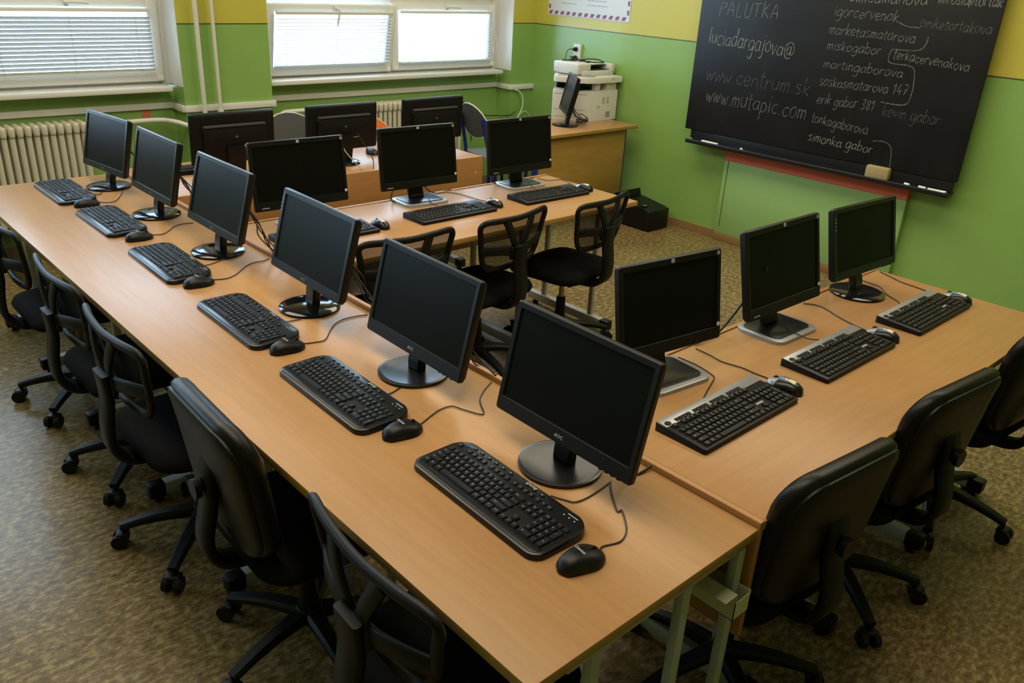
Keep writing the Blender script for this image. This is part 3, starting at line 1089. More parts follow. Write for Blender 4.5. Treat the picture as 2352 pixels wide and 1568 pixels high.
def keycap(bm, w, d, lab, ox=0, oy=0, oz=0, legend=True):
    W, D = w * KU - 0.0013, d * KU - 0.0013
    rings = [[Vector((ox + x, oy + y, oz)) for x, y in rrect(W, D, 0.0012, 1)], [Vector((ox + x, oy + y, oz + 0.0055)) for x, y in rrect(W - 0.0045, D - 0.0045, 0.0016, 1, 0, 0.0006)]]
    loft(bm, rings)
    if legend and lab:
        s = 0.0068 if len(lab) == 1 else 0.0044
        put_text(bm, lab, s, Matrix.Translation((ox - (W * 0.0 if w < 1.4 else W * 0.22) - (0.0025 if len(lab) == 1 and w < 1.4 else 0), oy + 0.0014, oz + 0.00575)), 1)


_keymesh = {}


def add_keys(t, org, each):
    """org: position of the key field's lower left corner; each: every key its own part"""
    if each:
        for x, y, w, d, lab in KEYS:
            k = (w, d, lab)
            if k not in _keymesh:
                bm = BM()
                keycap(bm, w, d, lab)
                o = obj('key', bm, ['key', 'legend'], t, smooth=0)
                _keymesh[k] = o.data
            else:
                o = bpy.data.objects.new('key', _keymesh[k])
                C.objects.link(o)
                o.parent = t
            o.location = (org[0] + x * KU, org[1] + (y + 0.5) * KU, org[2])
    else:
        if 'all' not in _keymesh:
            bm = BM()
            for x, y, w, d, lab in KEYS:
                keycap(bm, w, d, lab, x * KU, (y + 0.5) * KU, 0)
            o = obj('keys', bm, ['key', 'legend'], t, smooth=0)
            _keymesh['all'] = o.data
        else:
            o = bpy.data.objects.new('keys', _keymesh['all'])
            C.objects.link(o)
            o.parent = t
        o.location = org


def cord(t, pts, loc, ang, r=0.0019, start=None):
    Ri = Matrix.Rotation(-ang, 3, 'Z')
    P = [Ri @ (Vector(p) - Vector(loc)) for p in pts]
    if start:
        P = [Vector(start)] + P
    bm = BM()
    tube(bm, smooth_path(P, 5), r, 6)
    obj('cord', bm, 'cable', t)


def keyboard_round(label, x, y, z, ang, each, cpts=None):
    """black media keyboard with rounded ends, glossy palm strip and a strip of small buttons"""
    t = thing('keyboard', label, 'keyboard', (x, y, z), radians(ang), 'keyboards on the island desks')
    L, D = 0.452, 0.172
    out = rrect(L, D, [0.050, 0.050, 0.034, 0.034], 7)
    hz = lambda px, py: 0.006 * (py / D + 0.5)
    bm = BM()
    plate(bm, out, 0.0, 0.0155, 0.006, zf=hz)
    obj('body', bm, 'satin', t)
    bm = BM()
    # glossy palm strip along the front
    pl = rrect(L - 0.02, 0.026, [0.004, 0.004, 0.020, 0.020], 5, 0, -D / 2 + 0.020)
    plate(bm, pl, 0.010, 0.0172, 0.003, zf=lambda px, py: 0.001)
    obj('palm_strip', bm, 'palm', t)
    bm = BM()
    plate(bm, rrect(22.5 * KU + 0.008, 6.4 * KU + 0.006, 0.006, 3, 0, -0.0005), 0.014, 0.0165, 0.001, zf=hz)
    obj('key_bed', bm, 'black_rough', t)
    add_keys(t, (-11.25 * KU, -0.0605, 0.0185), each)
    # strip of media buttons and a dark groove behind the keys
    bm = BM()
    bx(bm, (-0.04, 0.0625, 0.0212), (0.30, 0.004, 0.002), 0.0008)
    obj('groove', bm, 'black', t)
    for q in range(9):
        bm = BM()
        bx(bm, (-0.165 + q * 0.0265 + (0.03 if q > 5 else 0), 0.0690, 0.0220), (0.012, 0.006, 0.003), 0.0012, m=0)
        bx(bm, (-0.165 + q * 0.0265 + (0.03 if q > 5 else 0), 0.0690, 0.0238), (0.004, 0.0025, 0.0004), 0, m=1)
        obj('media_button', bm, ['key', 'legend'], t)
    bm = BM()
    put_text(bm, 'Genius', 0.0125, Matrix.Translation((0.035, 0.0765, 0.0218)))
    bx(bm, (0.176, 0.070, 0.0216), (0.030, 0.0018, 0.0006))
    obj('logo', bm, 'logo', t, smooth=0)
    bm = BM()
    for q in range(3):
        bx(bm, (0.158 + q * 0.016, 0.060, 0.0216), (0.003, 0.003, 0.0012))
    obj('indicator', bm, 'led', t, smooth=0)
    if cpts:
        cord(t, cpts, (x, y, z), radians(ang), 0.0019, (Matrix.Rotation(-radians(ang), 3, 'Z') @ (Vector(cpts[0]) - Vector((x, y, z)))) * 0.92 + Vector((0, 0, 0.004)))
    return t


def keyboard_flat(label, x, y, z, ang, each, silver, cpts=None):
    """straight office keyboard, with or without a silver media strip"""
    t = thing('keyboard', label, 'keyboard', (x, y, z), radians(ang), 'keyboards on the island desks')
    L, D = 0.452, 0.162
    hz = lambda px, py: 0.010 * (py / D + 0.5)
    bm = BM()
    plate(bm, rrect(L, D, 0.007, 4), 0.0, 0.0145, 0.0035, zf=hz)
    obj('body', bm, 'black', t)
    y0 = -0.0745 if silver else -0.066
    bm = BM()
    plate(bm, rrect(22.5 * KU + 0.006, 6.35 * KU + 0.006, 0.003, 2, 0, y0 + 3.18 * KU), 0.013, 0.0152, 0.001, zf=hz)
    obj('key_bed', bm, 'black_rough', t)
    add_keys(t, (-11.25 * KU, y0, 0.0188), each)
    for k in [c for c in t.children if c.name.startswith('key') and not c.name.startswith('key_bed')]:
        k.rotation_euler = (math.atan(0.010 / D), 0, 0) if not each else (math.atan(0.010 / D), 0, 0)
        if each:
            k.location.z = 0.0152 + hz(0, k.location.y)
        else:
            k.location.z = 0.0152 + hz(0, y0)
    if silver:
        bm = BM()
        plate(bm, rrect(L - 0.004, 0.036, [0.006, 0.006, 0.002, 0.002], 3, 0, D / 2 - 0.020), 0.013, 0.0165, 0.001, zf=hz)
        s = obj('media_strip', bm, 'silver', t)
        gz = lambda yy: 0.0165 + hz(0, yy)
        for q, gx in enumerate((-0.145, -0.066, 0.013, 0.092)):
            bm = BM()
            for j in range(4):
                bx(bm, (gx + (j - 1.5) * 0.0165, 0.0515, gz(0.0515) + 0.0008), (0.0150, 0.012, 0.0032), 0.0012)
            obj('media_button_group', bm, 'key', s)
        bm = BM()
        lathe(bm, [(0.0085, 0), (0.0085, 0.002), (0.006, 0.003), (0.001, 0.003)], (-0.208, 0.053, gz(0.053)), 16, sx=1.2)
        obj('power_button', bm, 'key', s)
        bm = BM()
        plate(bm, rrect(0.012, 0.008, 0.002, 2, -0.02, 0.070), 0.0, 0.0005, 0, T=Matrix.Translation((0, 0, gz(0.070))))
        put_text(bm, 'hp', 0.007, Matrix.Translation((-0.02, 0.070, gz(0.070) + 0.0007)), 1)
        obj('logo', bm, ['device_grey', 'logo'], s)
        bm = BM()
        put_text(bm, 'hp', 0.010, Matrix.Translation((16.8 * KU - 11.25 * KU, y0 + 2.5 * KU, 0.0158 + hz(0, y0 + 2.5 * KU))))
        bx(bm, (16.7 * KU - 11.25 * KU, y0 + 2.45 * KU, 0.0155 + hz(0, y0 + 2.4 * KU)), (0.034, 0.008, 0.001), 0.0, m=1)
        obj('indicator_label', bm, ['logo', 'device_grey'], t, smooth=0)
    if cpts:
        cord(t, cpts, (x, y, z), radians(ang), 0.0019, (Matrix.Rotation(-radians(ang), 3, 'Z') @ (Vector(cpts[0]) - Vector((x, y, z)))) * 0.9 + Vector((0, 0, 0.006)))
    return t


def Z(pts, z):
    return [(p[0], p[1], z) for p in pts]


za, zb = 0.743, 0.755
kA = [
    ('black rounded keyboard nearest the camera, beside the first monitor of the long desk', 1.066, 1.146, -92.0, True, Z([(1.172, 1.062), (1.182, 1.041), (1.193, 1.022), (1.222, 1.016), (1.265, 1.018), (1.323, 1.026)], za)),
    ('black rounded keyboard in front of the second monitor from the near end', 1.054, 1.777, -91.1, True, Z([(1.152, 1.701), (1.174, 1.703), (1.206, 1.715)], za)),
    ('black rounded keyboard in front of the third monitor from the near end', 1.075, 2.389, -91.0, True, Z([(1.169, 2.317), (1.192, 2.312), (1.225, 2.308)], za)),
    ('black rounded keyboard in front of the fourth monitor from the near end', 1.090, 3.068, -91.0, False, Z([(1.19, 2.98), (1.225, 2.985), (1.28, 3.01)], za)),
    ('bluish-lit rounded keyboard, second from the window end of the long desk', 1.100, 3.728, -90.0, False, None),
    ('bluish-lit rounded keyboard at the window end of the long desk', 1.088, 4.326, -90.0, False, Z([(1.185, 4.24), (1.21, 4.22), (1.235, 4.26)], za)),
]
for lab, x, y, a, each, cp in kA:
    keyboard_round(lab, x, y, ZA + 0.0005, a, each, cp)
for lab, x, y, a, each, sv, cp in [
    ('black keyboard with silver strip, nearest one on the right-foreground desk', 1.809, 1.029, 0.6, True, True, Z([(1.817, 1.124), (1.878, 1.151), (1.963, 1.187), (1.979, 1.204), (1.991, 1.241), (1.999, 1.286), (1.998, 1.345)], zb)),
    ('black keyboard with silver strip, middle one on the right-foreground desk', 2.442, 1.038, -0.2, True, True, Z([(2.462, 1.136), (2.446, 1.16), (2.455, 1.2), (2.470, 1.243), (2.486, 1.272)], zb + 0.013)),
    ('black keyboard with silver strip, farthest one on the right-foreground desk near the wall', 3.055, 1.028, 0.4, False, True, Z([(3.067, 1.119), (3.103, 1.151), (3.14, 1.209), (3.199, 1.264), (3.21, 1.301), (3.216, 1.345)], zb)),
    ('black keyboard at the left end of the middle desk, half hidden by a monitor', 1.748, 3.033, -1.0, False, False, None),
    ('black keyboard catching window light, centre of the middle desk', 2.415, 3.011, 0.5, False, False, Z([(2.417, 3.132), (2.424, 3.179), (2.473, 3.268), (2.531, 3.36)], zb + 0.013)),
    ('black keyboard at the right end of the middle desk', 3.066, 3.005, -1.0, False, False, Z([(3.074, 3.132), (3.131, 3.22), (3.181, 3.302)], zb + 0.013)),
    ('dark keyboard on the far desk, behind the second monitor from the window end', 1.74, 4.43, 178.0, False, False, None),
    ('dark keyboard on the far desk, mostly behind a monitor seen from the rear', 2.42, 4.42, 181.0, False, False, None),
]:
    keyboard_flat(lab, x, y, ZB + 0.0005, a, each, sv, cp)


# ------------------------------------------------------------------ mice
def mouse(kind, label, x, y, z, ang, cpts=None):
    t = thing('computer_mouse', label, 'mouse', (x, y, z), radians(ang), 'mice on the island desks')
    L = 0.116 if kind == 'round' else 0.118
    bm = BM()
    rings = []
    n = 14
    for i in range(n + 1):
        u = i / n
        xx = (u - 0.5) * L
        e = max(0.0, 1 - abs(2 * u - 1) ** 2.6) ** 0.5
        e = max(e, 0.06)
        wid = (0.033 - 0.004 * sin(u * 2 * pi + 0.3)) * e ** 0.8
        hei = (0.039 - 0.014 * max(0, u - 0.35) / 0.65 - 0.004 * (1 - u)) * e ** 0.75
        ring = []
        for k in range(16):
            a = 2 * pi * k / 16
            cy, cz = cos(a), sin(a)
            ry = math.copysign(abs(cy) ** 0.8, cy) * wid
            rz = 0.004 + (math.copysign(abs(cz) ** 0.85, cz) * (hei - 0.004) if cz > 0 else cz * 0.004 * min(1, e * 2))
            ring.append(Vector((xx, ry, rz)))
        rings.append(ring)
    loft(bm, rings)
    if kind == 'hp':
        for f in bm.faces:
            c = f.calc_center_median()
            if c.x > 0.018 and c.z > 0.012:
                f.material_index = 1
    obj('shell', bm, ['satin' if kind == 'hp' else 'black', 'silver'], t, smooth=60)
    bm = BM()
    if kind == 'hp':
        def hz(u):
            return (0.039 - 0.014 * max(0, u - 0.35) / 0.65 - 0.004 * (1 - u))
        for (u0, u1, yy, ww, mm) in ((0.22, 0.42, 0.0, 0.036, 0), (0.44, 0.62, -0.004, 0.034, 0), (0.50, 0.66, 0.009, 0.016, 1)):
            P = []
            for u in (u0, (u0 + u1) / 2, u1):
                e = max(0.06, (1 - abs(2 * u - 1) ** 2.6) ** 0.5)
                P.append(((u - 0.5) * L, hz(u) * e ** 0.75))
            va = []
            for j in range(5):
                fy = yy + (j / 4 - 0.5) * ww
                dz = -0.011 * (abs(fy) / 0.022) ** 2.0
                va.append([bm.verts.new((px, fy, pz + dz + 0.0011 + 0.0004 * mm)) for px, pz in P])
            for j in range(4):
                for q in range(2):
                    bm.faces.new((va[j][q], va[j][q + 1], va[j + 1][q + 1], va[j + 1][q])).material_index = mm
        obj('sticker', bm, ['cream', 'blue_print'], t, smooth=60)
    else:
        put_text(bm, 'Genius', 0.011, Matrix.Translation((-0.004, 0, 0.0375)) @ Matrix.Rotation(-pi / 2, 4, 'Z'))
        obj('logo', bm, 'logo', t, smooth=0)
    bm = BM()
    tube(bm, [(0.030 + 0.008 * cos(a), 0, 0.0215 + 0.008 * sin(a)) for a in [q * pi / 6 for q in range(12)]], 0.0032, 6, closed=True)
    obj('scroll_wheel', bm, 'black_rough', t)
    if cpts:
        cord(t, cpts, (x, y, z), radians(ang), 0.0019, (L / 2 - 0.004, 0, 0.010))
    return t


for lab, x, y, a, cp in [
    ('black mouse nearest the camera on the long desk', 1.050, 0.868, -6, [(1.125, 0.875), (1.162, 0.863), (1.19, 0.869), (1.218, 0.889), (1.254, 0.933), (1.244, 0.938), (1.279, 0.983), (1.312, 1.019)]),
    ('black mouse beside the second keyboard from the near end, with an S-shaped cord', 1.063, 1.506, 0, [(1.131, 1.515), (1.172, 1.531), (1.214, 1.544), (1.252, 1.54), (1.265, 1.505), (1.29, 1.454), (1.321, 1.501), (1.342, 1.528), (1.384, 1.559), (1.432, 1.584)]),
    ('black mouse beside the third keyboard from the near end', 1.074, 2.122, 2, [(1.14, 2.128), (1.168, 2.119), (1.201, 2.117), (1.247, 2.165), (1.289, 2.206), (1.333, 2.225), (1.378, 2.224), (1.421, 2.213)]),
    ('black mouse beside the fourth keyboard from the near end', 1.089, 2.797, 4, [(1.156, 2.813), (1.196, 2.801), (1.244, 2.824), (1.304, 2.88), (1.352, 2.907), (1.391, 2.906), (1.426, 2.918)]),
    ('black mouse beside the keyboard second from the window end', 1.112, 3.434, 6, [(1.176, 3.459), (1.211, 3.446), (1.247, 3.474), (1.295, 3.528), (1.334, 3.546), (1.383, 3.536)]),
    ('black mouse beside the keyboard at the window end of the long desk', 1.102, 4.052, 6, [(1.165, 4.084), (1.193, 4.054), (1.234, 4.066), (1.286, 4.152), (1.316, 4.214)]),
]:
    mouse('round', lab, x, y, ZA + 0.0003, a, Z(cp, za))
for lab, x, y, a, cp in [
    ('silver and black mouse with blue sticker beside the nearest silver-strip keyboard', 2.080, 1.022, 88, [(2.099, 1.091), (2.096, 1.128), (2.098, 1.172), (2.09, 1.209), (2.084, 1.245), (2.094, 1.297), (2.097, 1.35)]),
    ('silver and black mouse with blue sticker beside the middle silver-strip keyboard', 2.706, 1.022, 88, [(2.717, 1.085), (2.726, 1.128), (2.741, 1.175), (2.76, 1.22), (2.789, 1.276), (2.793, 1.321), (2.767, 1.354)]),
    ('silver and black mouse with blue sticker nearest the green wall', 3.307, 1.012, 86, [(3.317, 1.077), (3.318, 1.128), (3.328, 1.184), (3.337, 1.241), (3.364, 1.297), (3.39, 1.356)]),
    ('silver and black mouse at the left keyboard of the middle desk', 2.018, 3.018, 86, None),
    ('silver and black mouse at the centre keyboard of the middle desk', 2.697, 3.020, 84, [(2.709, 3.097), (2.697, 3.158), (2.691, 3.246), (2.674, 3.314), (2.634, 3.344), (2.552, 3.355)]),
    ('silver and black mouse at the right end of the middle desk', 3.336, 3.005, 88, [(3.343, 3.079), (3.39, 3.19), (3.385, 3.242), (3.308, 3.26), (3.295, 3.334)]),
]:
    mouse('hp', lab, x, y, ZB + 0.0003, a, Z(cp, zb) if cp else None)
mouse('round', 'black mouse on the bright far desk', 2.851, 4.346, ZB + 0.0003, -100, None)


# ------------------------------------------------------------------ swivel chairs
def chair_base(t, phi, col_m, h_seat):
    bm = BM()
    lathe(bm, [(0.036, 0.085), (0.042, 0.095), (0.042, 0.125), (0.034, 0.14), (0.001, 0.14)], n=20)
    obj('base_hub', bm, 'black_rough', t)
    leg = cast = None
    for k in range(5):
        if leg is None:
            bm = BM()
            strip(bm, smooth_path([(0.025, 0, 0.112), (0.12, 0, 0.108), (0.21, 0, 0.092), (0.272, 0, 0.074)], 3), [0.056, 0.053, 0.05, 0.047, 0.044, 0.042, 0.039, 0.037, 0.035, 0.034], [0.036, 0.036, 0.035, 0.033, 0.031, 0.029, 0.027, 0.026, 0.025, 0.025], ref=(0, 0, 1))
            leg = l = obj('base_leg', bm, 'black_rough', t)
            bm = BM()
            cyl(bm, (0.268, 0, 0.045), (0.268, 0, 0.072), 0.007, 8)
            for s in (-1, 1):
                cyl(bm, (0.280, s * 0.011, 0.026), (0.280, s * 0.029, 0.026), 0.026, 18)
            bx(bm, (0.272, 0, 0.046), (0.040, 0.050, 0.022), 0.008)
            cast = obj('caster', bm, 'black', l)
        else:
            l = leg.copy()
            C.objects.link(l)
            c = cast.copy()
            C.objects.link(c)
            c.parent = l
        l.rotation_euler = (0, 0, phi + k * 2 * pi / 5)
    bm = BM()
    cyl(bm, (0, 0, 0.13), (0, 0, 0.27), 0.030, 16, r2=0.024)
    obj('column_cover', bm, 'black_rough', t)
    bm = BM()
    cyl(bm, (0, 0, 0.25), (0, 0, h_seat - 0.05), 0.0145, 14)
    obj('gas_lift', bm, col_m, t)


def seat_parts(t, z, m):
    bm = BM()
    out = rrect(0.45, 0.47, [0.14, 0.10, 0.10, 0.14], 6, 0.02, 0)
    rings = []
    for d, zz in ((0.030, 0), (0.006, 0.012), (0, 0.028), (0.010, 0.048), (0.035, 0.058), (0.10, 0.061), (0.19, 0.058)):
        n = len(out)
        f = 1 - d / 0.235
        rings.append([Vector(((x - 0.02) * f + 0.02, y * f, z - 0.06 + zz - 0.03 * max(0, (x - 0.12) / 0.13) ** 2)) for x, y in out])
    loft(bm, rings)
    obj('seat', bm, m, t, smooth=60)
    bm = BM()
    bx(bm, (-0.01, 0, z - 0.075), (0.20, 0.14, 0.035), 0.01)
    tube(bm, [(0.04, -0.05, z - 0.08), (0.04, -0.20, z - 0.085), (0.04, -0.235, z - 0.08)], [0.004, 0.004, 0.009], 8)
    cyl(bm, (-0.10, 0.05, z - 0.085), (-0.10, 0.09, z - 0.085), 0.018, 10)
    obj('mechanism', bm, 'black_rough', t)


def mesh_chair(label, x, y, ang, phi, group):
    t = thing('swivel_chair', label, 'chair', (x, y, 0), radians(ang), group)
    zs = 0.472
    chair_base(t, radians(phi), 'gas', zs)
    seat_parts(t, zs, 'fabric')

    def bp(s, z, off=0.0):
        return Vector((-0.215 - 0.16 * (z - 0.70) + 0.55 * s * s - off, s, z))
    loop = [(0.0, 0.828), (0.12, 0.832), (0.200, 0.832), (0.226, 0.812), (0.216, 0.765), (0.202, 0.695), (0.180, 0.635), (0.135, 0.602), (0.0, 0.596)]
    loop = loop + [(-s, z) for s, z in reversed(loop[1:-1])]
    L = smooth_path([bp(s, z) for s, z in loop], 4, closed=True)
    bm = BM()
    n = len(L)
    F = frames(L, True, (1, 0, 0))
    rings = []
    for p, tt, u, w in F:
        rings.append([p + Vector((1, 0, 0)) * 0.011 * cos(2 * pi * k / 8) + tt.cross(Vector((1, 0, 0))).normalized() * 0.0145 * sin(2 * pi * k / 8) for k in range(8)])
    loft(bm, rings, 0, False, True)
    obj('back_frame', bm, 'black_rough', t, smooth=60)
    bm = BM()
    loops = []
    for f in (1.0, 0.75, 0.5, 0.25):
        ring = []
        for p in L:
            s, z = p.y * f, 0.712 + (p.z - 0.712) * f
            ring.append(bp(s, z, -0.004))
        loops.append([bm.verts.new(v) for v in ring])
    for a, b in zip(loops[:-1], loops[1:]):
        for i in range(n):
            bm.faces.new((a[i], a[(i + 1) % n], b[(i + 1) % n], b[i]))
    bm.faces.new(loops[-1])
    obj('back_mesh', bm, 'mesh', t, smooth=60)
    bm = BM()
    for sg in (-1, 1):
        strip(bm, smooth_path([bp(sg * 0.012, 0.665, 0.022), bp(sg * 0.035, 0.725, 0.024), bp(sg * 0.062, 0.775, 0.018), bp(sg * 0.088, 0.826, 0.004)], 4), 0.040, 0.012, ref=(1, 0, 0))
        strip(bm, smooth_path([bp(sg * 0.01, 0.675, 0.022), bp(sg * 0.08, 0.690, 0.024), bp(sg * 0.15, 0.700, 0.016), bp(sg * 0.205, 0.700, 0.002)], 4), 0.044, 0.012, ref=(1, 0, 0))
    bx(bm, tuple(bp(0, 0.672, 0.026)), (0.022, 0.105, 0.065), 0.009)
    obj('back_spokes', bm, 'black_rough', t, smooth=50)
    bm = BM()
    strip(bm, smooth_path([bp(0, 0.705, 0.040), bp(0, 0.62, 0.048), (-0.262, 0, 0.53), (-0.258, 0, 0.455), (-0.215, 0, 0.405), (-0.13, 0, 0.392), (-0.03, 0, 0.392)], 4), 0.086, [0.022] * 12 + [0.028] * 13, ref=(1, 0, 0))
    for s in (-0.02, 0.02):
        cyl(bm, (-0.12, s, 0.383), (-0.12, s, 0.376), 0.010, 8)
    obj('back_spine', bm, 'black_rough', t, smooth=50)
    return t


def padded_chair(label, x, y, ang, phi, group):
    t = thing('swivel_chair', label, 'chair', (x, y, 0), radians(ang), group)
    zs = 0.475
    chair_base(t, radians(phi), 'black', zs)
    seat_parts(t, zs, 'fabric')

    def bp(s, z, off=0.0):
        return Vector((-0.185 - 0.14 * (z - 0.68) - 0.10 * max(0, z - 0.78) + 0.45 * s * s - off, s, z))
    base = rrect(0.425, 0.40, [0.085, 0.085, 0.11, 0.11], 7)
    bm = BM()
    rings = []
    for f, off in ((0.90, 0.052), (0.975, 0.046), (1.0, 0.032), (1.0, 0.020), (0.975, 0.006), (0.90, -0.004), (0.7, -0.010), (0.35, -0.012)):
        rings.append([bp(sx * f, 0.675 + sz * f, off) for sx, sz in base])
    loft(bm, rings)
    obj('back_cushion', bm, 'leather', t, smooth=60)
    bm = BM()
    rings = []
    for f, off in ((0.70, 0.066), (0.90, 0.062), (0.945, 0.056), (0.945, 0.048)):
        rings.append([bp(sx * f, 0.672 + sz * f, off) for sx, sz in base])
    loft(bm, rings)
    obj('back_shell', bm, 'black', t, smooth=60)
    bm = BM()
    strip(bm, smooth_path([bp(0, 0.705, 0.046), bp(0, 0.66, 0.066), bp(0, 0.60, 0.074), (-0.268, 0, 0.50), (-0.258, 0, 0.44), (-0.22, 0, 0.405), (-0.13, 0, 0.392), (-0.03, 0, 0.392)], 4), 0.075, 0.026, ref=(1, 0, 0))
    obj('back_spine', bm, 'black_rough', t, smooth=50)
    bm = BM()
    c = bp(0, 0.645, 0.070)
    cyl(bm, c, c + Vector((-0.022, 0, 0)), 0.012, 10)
    cyl(bm, c + Vector((-0.018, 0, 0)), c + Vector((-0.034, 0, 0)), 0.026, 16)
    obj('tilt_knob', bm, 'black', t)
    return t


GL, GC, GR = 'swivel chairs along the long desk', 'swivel chairs at the middle desk', 'swivel chairs at the right-foreground desk'
mesh_chair('black mesh-back swivel chair cut off by the left picture edge', 0.875, 3.64, 0, 152, GL)
mesh_chair('black mesh-back swivel chair at the long desk, second from the window end', 0.875, 2.94, 0, 153, GL)
mesh_chair('black mesh-back swivel chair just behind the padded one at the long desk', 0.862, 2.37, 0, 152, GL)
padded_chair('padded black swivel chair with smooth back at the long desk', 0.885, 1.72, -2, 122, GL)
mesh_chair('black mesh-back swivel chair in the lower left foreground, nearest the camera', 0.885, 1.06, -3, 180 - 50, GL)
mesh_chair('black mesh-back swivel chair at the middle desk, partly behind two monitors', 1.89, 2.83, 88, 20, GC)
mesh_chair('black mesh-back swivel chair at the middle desk, centre of the three', 2.44, 2.83, 98, 20, GC)
mesh_chair('black mesh-back swivel chair at the middle desk, nearest the blackboard', 3.00, 2.80, 100, -55, GC)
padded_chair('padded black swivel chair nearest the foreground at the right-foreground desk', 1.70, 0.865, 84, 10, GR)
padded_chair('padded black swivel chair in the middle of the right-foreground desk', 2.34, 0.86, 84, 5, GR)
padded_chair('padded black swivel chair cut off by the right picture edge', 3.06, 0.84, 84, 46, GR)


# ------------------------------------------------------------------ school chairs by the windows
def school_chair(label, x, y, ang, back_m, seat_m, frame_m, hb, z0=0.0):
    t = thing('school_chair', label, 'chair', (x, y, 0), radians(ang))
    r = 0.0125
    for s in (-1, 1):
        bm = BM()
        tube(bm, smooth_path([(-0.20, s * 0.185, 0.0), (-0.185, s * 0.185, 0.25), (-0.185, s * 0.185, 0.46), (-0.215, s * 0.18, 0.62), (-0.25, s * 0.175, hb - 0.10)], 4), r, 8, flat=1.3)
        obj('rear_leg', bm, frame_m, t)
        bm = BM()
        tube(bm, smooth_path([(0.19, s * 0.185, 0.0), (0.17, s * 0.185, 0.25), (0.15, s * 0.185, 0.43), (-0.17, s * 0.185, 0.44)], 4), r, 8)
        obj('front_leg', bm, frame_m, t)
    bm = BM()
    n = 20
    rings = []
    for d in (0.0, 0.010):
        ring = []
        for k in range(n):
            a = 2 * pi * k / n
            s = 0.20 * cos(a)
            zz = hb - 0.15 + 0.15 * sin(a) * (1.0 if sin(a) > 0 else 0.75)
            ring.append(Vector((-0.225 - 0.25 * (zz - 0.65) + 0.7 * s * s + d - 0.004, s, zz)))
        rings.append(ring)
    loft(bm, rings)
    bk = obj('backrest', bm, back_m, t, smooth=40)
    bm = BM()
    ring = []
    for k in range(n):
        a = 2 * pi * k / n
        s = 0.2015 * cos(a)
        zz = hb - 0.15 + 0.1515 * sin(a) * (1.0 if sin(a) > 0 else 0.75)
        ring.append(Vector((-0.225 - 0.25 * (zz - 0.65) + 0.7 * s * s + 0.001, s, zz)))
    tube(bm, ring, 0.0058, 6, closed=True)
    obj('edge_band', bm, 'chair_edge', bk)
    bm = BM()
    plate(bm, rrect(0.39, 0.39, [0.06, 0.06, 0.06, 0.06], 5), 0.452, 0.464, 0.004, zf=lambda a, b: -0.012 * max(0, a / 0.19) ** 2)
    obj('seat', bm, seat_m, t)
    return t


school_chair('grey round-backed chair behind the far desk, left of the second rear-view monitor', 2.635, 4.72, -90, 'chair_grey', 'chair_grey', 'blue_steel', 0.915)
school_chair('orange-backed chair with pale edge between the far desk and the right radiator', 3.20, 4.73, -92, 'chair_orange', 'chair_orange', 'blue_steel', 0.855)
school_chair('grey-backed chair with blue metal legs beside the brown desk', 4.53, 5.07, -10, 'chair_grey', 'chair_seat', 'blue_steel', 0.86)


# ------------------------------------------------------------------ blackboard
bb = thing('blackboard', 'large blackboard covered with chalk writing on the right wall', 'blackboard', (5.33, 2.82, 0.79))


